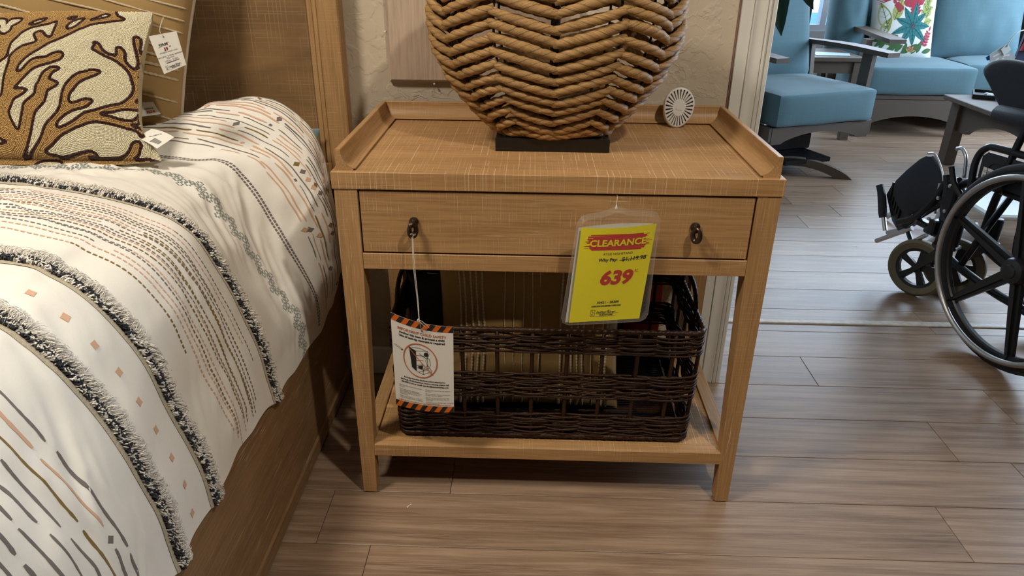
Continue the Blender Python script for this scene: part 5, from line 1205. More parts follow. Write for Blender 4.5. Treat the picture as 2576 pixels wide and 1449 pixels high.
# flat white scrap on the floor
mb = MB(); mb.add([(.1040, -.0405, .0002), (.1062, -.0418, .0002), (.1095, -.0355, .0012), (.1136, -.0312, .0004), (.1120, -.0300, .0004), (.1075, -.0360, .0014), (.1075, -.0372, .0004)], [[0, 1, 6, 5], [6, 2, 5], [2, 3, 4, 5]])
o = mb.build('paper_scrap', plain('scrap_white', (0.75, .72, .66), .6)); tag(o, 'tiny white scrap on the floor in front of the nightstand', 'scrap')
mb = MB(); mb.add([(1.660, 1.524, .0003), (1.672, 1.519, .0003), (1.684, 1.520, .0016), (1.676, 1.527, .0006)], [[0, 1, 2, 3]]); o = mb.build('paper_scrap', bpy.data.materials['scrap_white']); tag(o, 'tiny white scrap on the sunroom floor left of the wheelchair caster', 'scrap')
# ================================================================== SUNROOM FURNITURE
POLY = plain('grey_brown_board', (0.095, 0.073, 0.057), 0.55, bump=.15, bscale=300, var=.12)
def blue_mat(name, col):
    m, nt, b = new_mat(name); tc = N(nt, 'ShaderNodeTexCoord'); v = tc.outputs['Object']
    n1 = noise(nt, v, (8, 8, 160), 1, 2); n2 = noise(nt, v, (160, 8, 8), 1, 2)
    c = mix(nt, mth(nt, 'MULTIPLY', mth(nt, 'ADD', n1, n2), .5), tuple(x * .82 for x in col), tuple(min(1, x * 1.15) for x in col)); L(nt, c, b.inputs['Base Color']); b.inputs['Roughness'].default_value = .85; b.inputs['Sheen Weight'].default_value = .15
    return m
BLUE = blue_mat('spa_blue_canvas', (0.082, 0.168, 0.205))
def block_cushion(mb, w, d, h, M, puff=.018, n=18, rad=.035):
    # boxed cushion, centred in x, y from 0 to d, z from 0 to h, crowned top
    a = np.linspace(-1, 1, n)
    def sq(v): return np.sign(v) * (1 - (1 - abs(v)) ** 1.0)
    V = []; F = []
    def P(u, v, s):  # u,v,s in [-1,1]
        p = np.array([u * w / 2, v * d / 2, s * h / 2]); q = np.array([w / 2 - rad, d / 2 - rad, h / 2 - rad]); c = np.clip(p, -q, q); dd = p - c; l = np.linalg.norm(dd)
        if l > 0: p = c + dd / l * rad * min(1, max(l / rad, .0)) if l < rad else c + dd / l * rad
        p[2] += puff * s * (1 - u * u) * (1 - v * v) + .004 * mn.noise(Vector((u * 2.5 + w, v * 2.5, s))) ; p[1] += puff * .5 * v * (1 - u * u) * (1 - s * s) if abs(v) > .98 else 0
        return p
    for ax in range(3):
        for sg in (-1, 1):
            G = np.zeros((n, n, 3))
            for i in range(n):
                for j in range(n):
                    c = [a[i], a[j]]; c.insert(ax, sg); G[i, j] = P(*c)
            G[..., 1] += d / 2; G[..., 2] += h / 2
            G = G @ np.array(M.to_3x3()).T + np.array(M.translation); mb.grid(G)
def seat_piping(mb, w, d, h, M, r=.0022):
    for z in (.012, h - .012):
        pts = []; q = .03
        for cx_, cy_, a0 in ((w / 2 - q, q, -90), (w / 2 - q, d - q, 0), (-w / 2 + q, d - q, 90), (-w / 2 + q, q, 180)):
            for k in range(5): a = math.radians(a0 + 22.5 * k); pts.append(M @ Vector((cx_ + q * math.cos(a), cy_ + q * math.sin(a), z)))
        mb.tube([tuple(p) for p in pts], r, 5, closed=True)
T = Matrix.Translation
# ---- armchair (swivel glider)
ac = thing('armchair', 'grey-framed armchair with spa-blue cushions just inside the sunroom', 'armchair', (1.878, 2.56, 0), math.radians(22))
mb = MB(); block_cushion(mb, .625, .58, .168, T((0, 0, .2625)), rad=.018); mb.build('seat_cushion', BLUE, ac, smooth=True)
mb = MB(); Mb = T((0, .49, .425)) @ Matrix.Rotation(math.radians(-14), 4, 'X'); block_cushion(mb, .60, .14, .60, Mb, .03); mb.build('back_cushion', BLUE, ac, smooth=True)
def arm(x, mb, ya=-.03, yb=.62, z=.588, w=.092):
    top = bez([(x, ya, z), (x * 1.0, ya + .25, z + .010), (x * .99, yb - .2, z + .010), (x * .985, yb, z + .004)], 8); n = len(top)
    V = []
    for i, p in enumerate(top):
        ww = w * (.75 + .25 * math.sin(PI * min(1, (i + 3) / n * 1.1))); 
        V += [(p[0] - ww / 2, p[1], p[2]), (p[0] + ww / 2, p[1], p[2]), (p[0] + ww / 2, p[1], p[2] + .024), (p[0] - ww / 2, p[1], p[2] + .024)]
    mb.add(V, [[4 * i + k, 4 * i + (k + 1) % 4, 4 * i + 4 + (k + 1) % 4, 4 * i + 4 + k] for i in range(n - 1) for k in range(4)] + [[0, 1, 2, 3], [4 * n - 4, 4 * n - 3, 4 * n - 2, 4 * n - 1]])
for x in (-.362, .330):
    mb = MB(); arm(x, mb); mb.build('armrest', POLY, ac, smooth='auto')
    s = 1 if x > 0 else -1
    mb = MB(); mb.prism([(.10, .205), (.17, .19), (.16, .590), (.09, .588)], 0, x - .014, x + .014); mb.build('arm_post', POLY, ac); mb = MB(); mb.prism([(.50, .22), (.57, .22), (.63, .60), (.55, .60)], 0, x - .014, x + .014); mb.build('arm_post', POLY, ac)
# arched front apron and side rails
def arch_board(mb, x0, x1, y0, y1, zb, zt, rise, n=24, axis=0):
    poly = [(x0, zt), (x0, zb)]
    for i in range(n + 1):
        t = i / n; poly.append((x0 + (x1 - x0) * (.10 + .80 * t), zb + rise * max(0.0, math.sin(PI * t)) ** .7))
    poly += [(x1, zb), (x1, zt)]
    if axis == 0: mb.prism(poly, 1, y0, y1)
    else: mb.prism(poly, 0, y0, y1)
mb = MB(); arch_board(mb, -.315, .315, .018, .042, .175, .262, .050); mb.build('front_apron', POLY, ac)
mb = MB()
for x in (-.32, .32): mb.prism([(.02, .19), (.60, .19), (.60, .262), (.02, .262)], 0, x - .012, x + .012)
mb.prism([(-.32, .56), (.32, .56), (.32, .585), (-.32, .585)], 2, .19, .262); mb.build('seat_frame', POLY, ac)
mb = MB(); Mb = T((0, .60, .24)) @ Matrix.Rotation(math.radians(-14), 4, 'X')
for k in range(6): x = -.26 + .104 * k; mb.box(x - .036, x + .036, .045, .065, .0, .78)
mb.box(-.31, .31, .065, .085, .55, .62); mb.xform(Mb); mb.build('back_slats', POLY, ac)
# crossing arched base: feet measured in the room, converted to the chair's frame
ca, sa = math.cos(math.radians(22)), math.sin(math.radians(22))
def loc2(x, y): x -= 1.878; y -= 2.56; return x * ca + y * sa, -x * sa + y * ca
for A_, B_ in (((2.035, 2.475), (1.46, 2.60)), ((1.99, 3.045), (1.43, 3.10))):
    a = np.array(loc2(*A_)); b = np.array(loc2(*B_)); d = b - a; l = np.linalg.norm(d); d /= l; nn = np.array([-d[1], d[0]]) * .02
    n = 20; poly = [(0, 0)]
    up = [(l * t, .095 * max(0.0, math.sin(PI * t)) ** .75 + .0) for t in np.linspace(0, 1, n)]; lo = [(l * t, .055 * max(0.0, math.sin(PI * (t - .14) / .72)) ** .8) for t in np.linspace(.14, .86, n)]
    mb = MB(); poly = up + lo[::-1]; V = []
    for s_ in (-1, 1):
        for q, z in poly: p = a + d * q + nn * s_; V.append((p[0], p[1], max(z, 0)))
    m_ = len(poly); F = [[i, (i + 1) % m_, m_ + (i + 1) % m_, m_ + i] for i in range(m_)]
    # caps as strips between the two arcs
    for o_ in (0, m_):
        for i in range(n - 1): F.append([o_ + i, o_ + i + 1, o_ + m_ - 2 - i, o_ + m_ - 1 - i])
    mb.add(V, F); mb.build('base_beam', POLY, ac)
mb = MB(); mb.box(-.26, .10, .18, .42, .085, .175, bev=.01); mb.box(-.23, .06, -.02, .52, .07, .092); mb.build('swivel_base', plain('black_steel', (.015, .015, .017), .4, .6), ac)

# ---- side table between the seats
tb = thing('side_table', 'small grey-brown side table between armchair and sofa', 'side table', (2.15, 3.51, 0))
mb = MB(); mb.box(-.28, .20, -.20, .24, .475, .50, bev=.003); mb.build('table_top', POLY, tb)
for x, y in ((-.25, -.17), (.165, -.17), (-.25, .20), (.165, .20)):
    mb = MB(); mb.box(x - .028, x + .028, y - .018, y + .018, 0, .475, bev=.002); mb.build('leg', POLY, tb)
for ya in (-.165, .185):
    mb = MB(); mb.box(-.222, .137, ya - .01, ya + .01, .405, .475); mb.build('apron', POLY, tb)
mb = MB(); mb.add([(2.08, 3.40, .5015), (2.28, 3.38, .5015), (2.32, 3.50, .5015), (2.10, 3.56, .5015), (2.08, 3.40, .503), (2.28, 3.38, .503), (2.32, 3.50, .503), (2.10, 3.56, .503)], [[0, 1, 2, 3], [7, 6, 5, 4], [0, 4, 5, 1], [1, 5, 6, 2], [2, 6, 7, 3], [3, 7, 4, 0]])
o = mb.build('leaflet', plain('pale_blue_leaflet', (0.45, .62, .72), .4)); tag(o, 'pale blue leaflet lying on the small side table', 'leaflet')

# ---- sofa
sf = thing('sofa', 'grey-framed spa-blue outdoor sofa under the sunroom window', 'sofa', (3.1, 3.45, 0))
def SF(mb, name, mat, smooth=False): mb.xform(T((-3.1, -3.45, 0))); return mb.build(name, mat, sf, smooth)
for x, y, w, d in ((2.76, 3.42, .68, .66), (3.48, 3.60, .72, .66)):
    mb = MB(); M = T((x, y, .262)); block_cushion(mb, w, d, .175, M, .022, rad=.022); SF(mb, 'seat_cushion', BLUE, True)
for x, y, w, h, rz in ((2.405, 3.86, .25, .56, -.15), (2.72, 3.98, .58, .56, 0), (3.29, 3.96, .62, .60, .02), (3.93, 3.96, .6, .6, 0)):
    mb = MB(); S = cushion_surf(w, h, .20, .03); cushion_mesh(mb, S, 26, 0, .010, x); mb.xform(T((x, y, .42 + h / 2)) @ Matrix.Rotation(rz, 4, 'Z') @ Matrix.Rotation(math.radians(-12), 4, 'X')); SF(mb, 'back_cushion', BLUE, True)
mb = MB(); arch_board(mb, 2.42, 3.12, 3.43, 3.455, .075, .235, .06); SF(mb, 'front_apron', POLY); mb = MB(); arch_board(mb, 3.13, 4.2, 3.61, 3.635, .075, .235, .06); SF(mb, 'front_apron', POLY)
mb = MB(); mb.box(2.42, 3.12, 3.435, 4.14, .238, .262); SF(mb, 'seat_frame', POLY); mb = MB(); mb.box(3.121, 4.2, 3.61, 4.20, .238, .262); SF(mb, 'seat_frame', POLY)
for x, y in ((2.44, 3.455), (3.08, 3.455), (2.44, 4.10), (4.15, 3.64), (4.15, 4.10)):
    mb = MB(); mb.box(x - .03, x + .03, y - .018, y + .03, 0, .237, bev=.003); SF(mb, 'leg', POLY)
mb = MB(); pts = bez([(2.535, 3.36, .578), (2.50, 3.46, .592), (2.47, 3.72, .612), (2.44, 4.15, .620)], 8); n = len(pts); V = []
for p in pts: V += [(p[0] - .05, p[1], p[2]), (p[0] + .05, p[1], p[2]), (p[0] + .05, p[1], p[2] + .024), (p[0] - .05, p[1], p[2] + .024)]
mb.add(V, [[4 * i + k, 4 * i + (k + 1) % 4, 4 * i + 4 + (k + 1) % 4, 4 * i + 4 + k] for i in range(n - 1) for k in range(4)] + [[0, 1, 2, 3], [4 * n - 4, 4 * n - 3, 4 * n - 2, 4 * n - 1]]); SF(mb, 'armrest', POLY)
mb = MB(); mb.box(2.385, 2.42, 3.44, 3.51, .12, .592); SF(mb, 'arm_post', POLY); mb = MB(); mb.box(2.385, 2.42, 4.06, 4.13, .12, .618); SF(mb, 'arm_post', POLY)
mb = MB(); mb.box(2.24, 2.29, 4.19, 4.23, 0, 1.05); SF(mb, 'back_post', POLY); mb = MB(); mb.box(2.42, 4.2, 4.20, 4.23, .01, .95); SF(mb, 'back_frame', POLY)  # back frame carried down to the floor to block light under the sofa

# ---- floral cushion
FW = cloth_mat('floral_ground', (0.66, 0.69, 0.66)); FT = cloth_mat('floral_teal', (0.03, .17, .18)); FG = cloth_mat('floral_green', (.06, .13, .045)); FY = cloth_mat('floral_lime', (.36, .38, .12)); FR = cloth_mat('floral_red', (.34, .035, .06)); FB = cloth_mat('floral_sky', (.10, .42, .52)); FD = cloth_mat('floral_line', (.01, .05, .06))
fc = thing('floral_cushion', 'white cushion with tropical teal, red and lime leaves on the sofa', 'cushion')
fc.matrix_world = T((2.735, 3.785, .655)) @ Matrix.Rotation(math.radians(4), 4, 'Z') @ Matrix.Rotation(math.radians(-13), 4, 'X')
S = cushion_surf(.43, .47, .15); mb = MB(); cushion_mesh(mb, S, 60, 0, 0)
def fleaf(u, v, ang, ln, wd, mi, vein=None, lay=1, curve=0.0):
    n = 12; t = np.linspace(0, 1, n); c, s = math.cos(ang), math.sin(ang); bend = curve * t * t * ln
    w = wd * np.sin(PI * t ** .8) ** .9
    cu = u + c * ln * t - s * bend; cv = v + s * ln * t + c * bend
    A = np.stack([cu - s * w / 2, cv + c * w / 2], 1); B = np.stack([cu + s * w / 2, cv - c * w / 2], 1)
    Q = np.concatenate([A, B]).clip(-.985, .985); V = S(Q[:, 0], Q[:, 1], 1, np.full(2 * n, .0008 + .00018 * lay)); mb.add(V, [[i, i + 1, n + i + 1, n + i] for i in range(n - 1)], mi)
    if vein is not None:
        for k in range(2, n - 1, 2):
            for sd in (1, -1):
                a = np.array([cu[k - 1], cv[k - 1]]); b = np.array([cu[k] - sd * s * w[k] * .42 + c * ln * .02, cv[k] + sd * c * w[k] * .42 + s * ln * .02]); d = (b - a) / (np.linalg.norm(b - a) + 1e-9); q = np.array([-d[1], d[0]]) * .004
                Q2 = np.array([a + q, b + q * .3, b - q * .3, a - q]).clip(-.985, .985); mb.add(S(Q2[:, 0], Q2[:, 1], 1, np.full(4, .0011 + .00018 * lay)), [[0, 1, 2, 3]], vein)
        q = .006; Q2 = np.concatenate([np.stack([cu - s * q, cv + c * q], 1), np.stack([cu + s * q, cv - c * q], 1)]).clip(-.985, .985); mb.add(S(Q2[:, 0], Q2[:, 1], 1, np.full(2 * n, .0011 + .00018 * lay)), [[i, i + 1, n + i + 1, n + i] for i in range(n - 1)], vein)
def spray(u, v, ang, ln, mi, n=6, lw=.21, ww=.10):
    for k in range(n + 1):
        t = k / n; pu, pv = u + math.cos(ang) * ln * t, v + math.sin(ang) * ln * t
        if k == n: fleaf(pu, pv, ang, lw, ww, mi, lay=3)
        else:
            for sd in (1, -1): fleaf(pu, pv, ang + sd * 1.0, lw * (1 - .3 * t), ww, mi, lay=3)
    fleaf(u, v, ang, ln, .02, mi, lay=3)
for k in range(7): fleaf(-.25, .55 + .03 * k, PI - .35 + k * .12, .75, .035, FR and 4, lay=2)
fleaf(-.60, -.20, 1.9, .75, .36, 3, 2, 2); fleaf(-.45, .05, 1.2, .65, .30, 3, 2, 2); fleaf(-.75, -.35, 1.2, .5, .26, 3, 2, 1)
for a in (0, .5, 1.0, 2.6, 3.1): fleaf(-.62, -.42, a + 3.3, .36, .14, 2, lay=2)
for k in range(5): fleaf(.52 + .09 * (k % 2), -.02 + .17 * k, .3 + .9 * (k % 2), .30, .20, 3, 2, 2)
for k in range(9): fleaf(.55, .62, .1 + k * .22, .42, .05, 5, lay=2)
spray(-.05, .42, 1.3, .50, 4); spray(.22, .20, 1.75, .45, 4, 5); spray(-.25, .32, 2.3, .25, 4, 4, .13); spray(.60, -.62, 1.2, .42, 4, 5, .16, .07)
for k in range(9):
    a = PI / 2 - .18 + k * 2 * PI / 9; fleaf(.13, -.10, a, .60 + .06 * math.cos(k * 2), .20, 1, 6, 5)
fleaf(.13, -.12, -.2, .07, .08, 4, lay=8)
for k in range(9): fleaf(-.75 + k * .17, -.86 + .03 * (k % 3), .3 + .35 * (k % 4), .36, .13, 2, lay=2)
for k in range(6): fleaf(-.55 + .12 * k, -.62 + .04 * (k % 2), 1.9 + .5 * k, .30, .12, 2, lay=2)
for k in range(7): fleaf(.62, .12 + .11 * k, 2.4 - .3 * k, .32, .20, 3, 2, 2)
spray(.45, .55, 2.6, .40, 4, 5)
for k in range(7): fleaf(.20, -.80, .2 + k * .42, .17, .07, 4 if k % 2 else 3, lay=6)
mb.build('printed_cover', [FW, FT, FG, FY, FR, FB, FD], fc, smooth=True, fix=False)

# ---- coffee table
cf = thing('coffee_table', 'grey-brown coffee table with arched apron behind the wheelchair', 'coffee table', (2.95, 2.35, 0))
def CF(mb, name, mat=POLY, smooth=False): mb.xform(T((-2.95, -2.35, 0))); return mb.build(name, mat, cf, smooth)
mb = MB(); mb.box(2.625, 3.30, 1.85, 2.887, .345, .37, bev=.003); CF(mb, 'table_top')
for x, y in ((2.70, 2.83), (2.70, 1.90), (3.24, 2.83), (3.24, 1.90)):
    mb = MB(); mb.box(x - .03, x + .03, y - .04, y + .04, 0, .345, bev=.003); CF(mb, 'leg')
mb = MB(); arch_board(mb, 1.941, 2.789, 2.69, 2.715, .19, .345, .095, axis=1); CF(mb, 'apron')
mb = MB(); arch_board(mb, 1.941, 2.789, 3.225, 3.25, .19, .345, .095, axis=1); CF(mb, 'apron')
tr = thing('black_tray', 'black tray of white pebbles on the coffee table', 'tray', (2.90, 2.78, .371))
mb = MB(); mb.box(-.16, .16, -.10, .10, 0, .008); [mb.box(*b) for b in ((-.16, .16, -.10, -.092, .008, .022), (-.16, .16, .092, .10, .008, .022), (-.16, -.152, -.092, .092, .008, .022), (.152, .16, -.092, .092, .008, .022))]
mb.xform(Matrix.Rotation(-.5, 4, 'Z')); mb.build('tray_body', plain('black_tray_paint', (.008, .008, .01), .35), tr)
WPB = plain('white_pebble', (.6, .66, .68), .5); Rp = random.Random(2)
def pebble(x, y, z, r):
    mb = MB(); n = 10; prof = [(r * math.sin(PI * i / n) + .0002, -r * .6 * math.cos(PI * i / n)) for i in range(n + 1)]; mb.lathe(prof, (0, 0, 0), 2, 12); o = mb.build('pebble', WPB, None, smooth=True); o.location = (x, y, z + r * .6); return o
for k in range(7):
    o = pebble(2.80 + .035 * (k % 4) + Rp.uniform(-.005, .005), 2.80 - .03 * (k // 4) + .012 * (k % 2), .380, Rp.uniform(.011, .015)); tag(o, 'white pebble in the black tray on the coffee table', 'pebble', 'white pebbles in the black tray')
# fabric sample stand with hanging swatches
sw = thing('sample_stand', 'dark blue fabric sample stand with red and yellow samples on the coffee table', 'sample stand', (2.93, 2.72, .371))
mb = MB(); mb.prism([(-.085, .02), (.03, .03), (.05, .45), (-.03, .45)], 1, .035, .05); mb.build('back_board', plain('navy_board', (.010, .022, .07), .5), sw)
mb = MB(); mb.prism([(-.055, .25), (.04, .26), (.03, .37), (-.03, .37)], 1, .018, .034); mb.build('red_sample', plain('dusty_red', (.33, .035, .045), .8), sw)
mb = MB(); mb.prism([(-.03, .245), (.06, .25), (.06, .33), (-.02, .32)], 1, .006, .017); mb.build('yellow_sample', plain('mustard', (.5, .30, .04), .8), sw)
mb = MB(); mb.prism([(-.09, .0), (.07, .0), (.06, .19), (-.06, .19)], 1, -.01, .004); mb.prism([(-.13, 0), (-.105, 0), (-.075, .12), (-.095, .12)], 1, -.015, -.005); mb.build('teal_sample', plain('teal_card', (.02, .16, .22), .6), sw)
SWT = cloth_mat('grey_white_swatch', (.42, .44, .46)); SWL = plain('swatch_motif', (.66, .66, .66), .8)
sc_ = thing('fabric_swatch', 'grey and white patterned swatches hanging from a ring on the sample stand', 'swatch', (2.80, 2.70, .62))
sh = Sheet(); W, H = .135, .105
sh2 = [(0.02, .0), (.10, -.015), (.135, .05), (.06, .105), (0, .06)]
mb = MB()
def wsw(pts, y, dz=0): return [(p[0] - .10, y, p[1] - .075 + dz) for p in pts]
V = wsw(sh2, 0) + wsw(sh2, .004); mb.add(V, [[0, 1, 2, 3, 4], [9, 8, 7, 6, 5]] + [[i, (i + 1) % 5, 5 + (i + 1) % 5, 5 + i] for i in range(5)], 0)
for a, b, c, d in ((.03, .02, .05, .045), (.055, .005, .075, .045), (.085, .005, .10, .04), (.02, .05, .055, .07), (.07, .055, .10, .06), (.105, .02, .115, .04)):
    dx, dz = c - a, d - b; l = math.hypot(dx, dz); nx, nz = -dz / l * .0045, dx / l * .0045
    mb.add(wsw([(a + nx, b + nz), (c + nx, d + nz), (c - nx, d - nz), (a - nx, b - nz)], -.0004), [[0, 1, 2, 3]], 1)
mb.build('patterned_swatch', [SWT, SWL], sc_)
mb = MB(); mb.prism([(-.112, -.03), (-.03, .03), (-.03, -.03), (-.10, -.045)], 1, .006, .010); mb.build('blue_swatch', plain('royal_blue', (.0, .10, .35), .8), sc_)
mb = MB(); mb.prism([(-.055, .012), (-.03, .04), (-.002, .012), (-.03, -.018)], 1, -.006, -.003); mb.build('paper_label', plain('swatch_label', (.6, .66, .68), .6), sc_)
mb = MB(); mb.tube(bez([(-.030, -.008, .025), (-.022, -.008, .062), (.005, -.004, .095), (.045, .01, .105), (.08, .03, .10)], 8), .0028, 6); mb.build('cord_ring', plain('white_cord', (.6, .62, .6), .6), sc_, smooth=True)

# ---- white low step behind the wheelchair
ws = thing('step_stool', 'low white plastic step stool on the floor behind the wheelchair', 'stool', (2.28, 1.72, 0))
WS = plain('bright_white_plastic', (.72, .78, .80), .4)
mb = MB(); mb.box(-.10, .24, -.20, .16, .12, .145, bev=.008); mb.build('step', WS, ws)
for x, y in ((-.085, -.185), (.225, -.185), (-.085, .145), (.225, .145)):
    mb = MB(); mb.tube([(x, y, .12), (x * 1.12, y * 1.1, 0.001)], [.016, .013], 8); mb.build('leg', WS, ws, smooth='auto')
for y in (-.19, .15):
    mb = MB(); mb.tube([(-.14, y, .10), (-.30, y - .02, .05), (-.34, y - .02, .012)], .011, 8); mb.build('side_tube', WS, ws, smooth=True)

# ---- potted plant
pp = thing('potted_plant', 'dark green leafy plant reaching past the cream door casing', 'plant', (.70, 1.38, 0))
mb = MB(); mb.lathe([(.11, 0), (.13, .10), (.15, .28), (.16, .30), (.145, .30), (.135, .27)], (0, 0, 0), 2, 28); mb.build('pot', plain('clay_pot', (.22, .10, .06), .7), pp, smooth='auto')
LEAF = plain('dark_leaf', (0.010, 0.045, 0.038), 0.35, var=.3, bscale=12)
mb = MB(); mb.tube(bez([(0, 0, .26), (.02, .01, .7), (-.01, .03, 1.15), (.03, .02, 1.42)], 10), .013, 8); mb.build('stem', plain('stem_green', (.06, .07, .03), .6), pp, smooth=True)
def leaf(base, mid, tip, w, side=(0, 1, 0)):
    C = bez([base, mid, tip], 14); n = len(C); t = np.linspace(0, 1, n); T_ = np.gradient(C, axis=0); T_ /= np.linalg.norm(T_, axis=1)[:, None]
    sd = np.cross(T_, np.array(side, float)); sd /= np.linalg.norm(sd, axis=1)[:, None]; up = np.cross(sd, T_)
    ww = w * np.clip((t - .28) / .72, 0, 1) ** .6 * (1 - t) ** .75 * 2.0; ww = np.maximum(ww, .002)
    rows = []
    for q, dz in ((-1, .10), (-.5, .02), (0, -.04), (.5, .02), (1, .10)): rows.append(C + sd * (ww * q * .5)[:, None] + up * (ww * dz)[:, None])
    G = np.stack(rows, 1); mb = MB(); mb.grid(G); mb.grid(G - up[:, None, :] * .0012, flip=True); mb.tube(C - up * .0, np.linspace(.004, .0008, n), 5); return mb
for b, m_, t_, w, sd in (((.03, .02, 1.38), (.40, .10, 1.30), (.535, .12, .807), .20, (.1, 1, .0)), ((.03, .02, 1.30), (.42, .16, 1.22), (.66, .20, .89), .16, (.2, 1, 0)), ((.02, .02, 1.2), (-.30, -.05, 1.35), (-.45, -.1, .95), .12, (0, 1, 0)), ((.03, .02, 1.4), (.1, .25, 1.6), (.12, .45, 1.2), .12, (1, 0, 0)), ((.03, .02, 1.42), (-.10, .1, 1.7), (-.35, .1, 1.5), .12, (0, 1, 0))):
    leaf(b, m_, t_, w, sd).build('leaf', LEAF, pp, smooth=True)

# ================================================================== WHEELCHAIR (folded)
wc = thing('wheelchair', 'folded black wheelchair with grey handrim standing across the threshold', 'wheelchair', (1.704, .626, 0), .2207)
BK = plain('black_wheel_plastic', (.010, .011, .013), .42); BM = plain('black_frame_tube', (.010, .012, .016), .30, .3); RB = plain('tyre_rubber', (.018, .018, .020), .7, bump=.4, bscale=300); TN = plain('tan_caster_tyre', (.13, .11, .065), .6); CH = plain('chrome_tube', (.55, .57, .60), .25, .9); HR = plain('handrim_alu', (.42, .41, .40), .34, .85); UPH = plain('navy_black_vinyl', (.010, .014, .024), .6, bump=.3, bscale=400)
R_, XW = .293, .275
def circle(x, y, z, r, n=72): t = np.linspace(0, 2 * PI, n, endpoint=False); return np.stack([np.full(n, x), y + r * np.cos(t), z + r * np.sin(t)], 1)
def bwheel(x, sgn):
    w = thing('rear_wheel', None, None); w.parent = wc; w.location = (x, 0, R_)
    for k in ('label', 'category'):
        if k in w: del w[k]
    mb = MB(); mb.tube(circle(0, 0, 0, R_ - .0135), .0135, 12, closed=True); mb.build('tyre', RB, w, smooth=True)
    mb = MB(); prof = [(R_ - .026, -.013), (R_ - .022, -.011), (R_ - .022, .011), (R_ - .026, .013), (R_ - .046, .010), (R_ - .050, .006), (R_ - .050, -.006), (R_ - .046, -.010)]
    mb.lathe(prof, (0, 0, 0), 0, 72, closed=True)
    for k in range(6):
        a = k * PI / 3 + .28
        for hw0, hw1, x0, x1 in ((.019, .013, -.006, .006), (.006, .004, -.014, .014)):
            V = []
            for xx in (x0, x1):
                for r_, hh in ((.03, hw0), (R_ - .044, hw1)):
                    for s_ in (-1, 1): V.append((xx, r_ * math.cos(a) - s_ * hh * math.sin(a), r_ * math.sin(a) + s_ * hh * math.cos(a)))
            mb.add(V, [[0, 1, 3, 2], [4, 6, 7, 5], [0, 2, 6, 4], [1, 5, 7, 3], [0, 4, 5, 1], [2, 3, 7, 6]])
    s_ = -1 if sgn < 0 else 1
    mb.lathe([(.0005, s_ * .036), (.018, s_ * .034), (.020, s_ * .030), (.034, s_ * .026), (.038, s_ * .018), (.040, -s_ * .012), (.0005, -s_ * .016)], (0, 0, 0), 0, 28); mb.build('mag_wheel', BK, w, smooth='auto')
    mb = MB(); mb.tube(circle(sgn * .032, 0, 0, .257), .0085, 12, closed=True)
    mb.build('handrim', HR, w, smooth=True)
    for k in range(6):
        mb = MB(); a = k * PI / 3 + .28; mb.tube([(sgn * .010, (R_ - .040) * math.cos(a), (R_ - .040) * math.sin(a)), (sgn * .030, .257 * math.cos(a), .257 * math.sin(a))], .004, 6)
        mb.build('rim_lug', BK, w, smooth=True)
bwheel(0, -1); bwheel(XW, 1)
def caster(x, y, yaw):
    w = bpy.data.objects.new('caster', None); COL.objects.link(w); w.parent = wc; w.location = (x, y, 0); w.rotation_euler = (0, 0, yaw)
    r = .101
    mb = MB(); prof = [(r - .030, -.010), (r - .010, -.0145), (r - .002, -.009), (r, 0), (r - .002, .009), (r - .010, .0145), (r - .030, .010)]; mb.lathe(prof, (0, 0, r), 0, 48, closed=True); mb.build('caster_tyre', TN, w, smooth='auto')
    mb = MB(); mb.lathe([(r - .028, -.010), (r - .028, .010), (r - .040, .008), (r - .040, -.008)], (0, 0, r), 0, 48, closed=True); mb.lathe([(.0005, -.013), (.016, -.012), (.016, .012), (.0005, .013)], (0, 0, r), 0, 16)
    for k in range(5):
        a = k * 2 * PI / 5 + .5; V = []
        for xx in (-.006, .006):
            for r_, hh in ((.012, .008), (r - .036, .013)):
                for s_ in (-1, 1): V.append((xx, r_ * math.cos(a) - s_ * hh * math.sin(a), r + r_ * math.sin(a) + s_ * hh * math.cos(a)))
        mb.add(V, [[0, 1, 3, 2], [4, 6, 7, 5], [0, 2, 6, 4], [1, 5, 7, 3], [0, 4, 5, 1], [2, 3, 7, 6]])
    mb.build('caster_hub', BK, w, smooth='auto')
    mb = MB()
    for s_ in (-1, 1): mb.prism([(.020, r - .030), (.045, r - .045), (-.060, r + .110), (-.105, r + .108), (-.085, r + .085)], 0, s_ * .019 - .003, s_ * .019 + .003)
    mb.box(-.022, .022, -.108, -.060, r + .100, r + .113, bev=.003); mb.build('caster_fork', BK, w)
    mb = MB(); mb.lathe([(.0005, r + .112), (.021, r + .114), (.021, r + .190), (.017, r + .197), (.0005, r + .199)], (0, -.084, 0), 2, 18); mb.build('caster_housing', BM, w, smooth='auto')
caster(.088, .447, .42); caster(.225, .44, .55)
def side(x, name='side_frame', sg=1):
    mb = MB()
    tb_ = lambda pts, r=.0125: mb.tube(bez(pts, 6), r, 10)
    tb_([(x, .36, .225), (x, .345, .40), (x, .30, .455), (x, .23, .462), (x, -.06, .462)])       # seat rail
    tb_([(x, .37, .225), (x, .25, .19), (x, .05, .17), (x, -.08, .20), (x, -.09, .46), (x, -.10, .72), (x, -.13, .80)])  # lower tube and back cane
    tb_([(x - .02 * sg, .275, .44), (x - .02 * sg, .285, .52), (x - .02 * sg, .262, .567), (x - .02 * sg, .20, .578), (x - .02 * sg, -.06, .582)], .0105)  # arm frame
    tb_([(x - .02 * sg, .175, .46), (x - .02 * sg, .165, .58), (x - .02 * sg, .15, .655)], .0105)
    mb.build(name, BM, wc, smooth=True)
    mb = MB(); mb.tube([(x - .02 * sg, .265, .662), (x - .02 * sg, .255, .668), (x - .02 * sg, .10, .672), (x - .02 * sg, -.10, .672), (x - .02 * sg, -.11, .67)], [.016, .026, .028, .027, .018], 12); mb.build('arm_pad', UPH, wc, smooth=True)
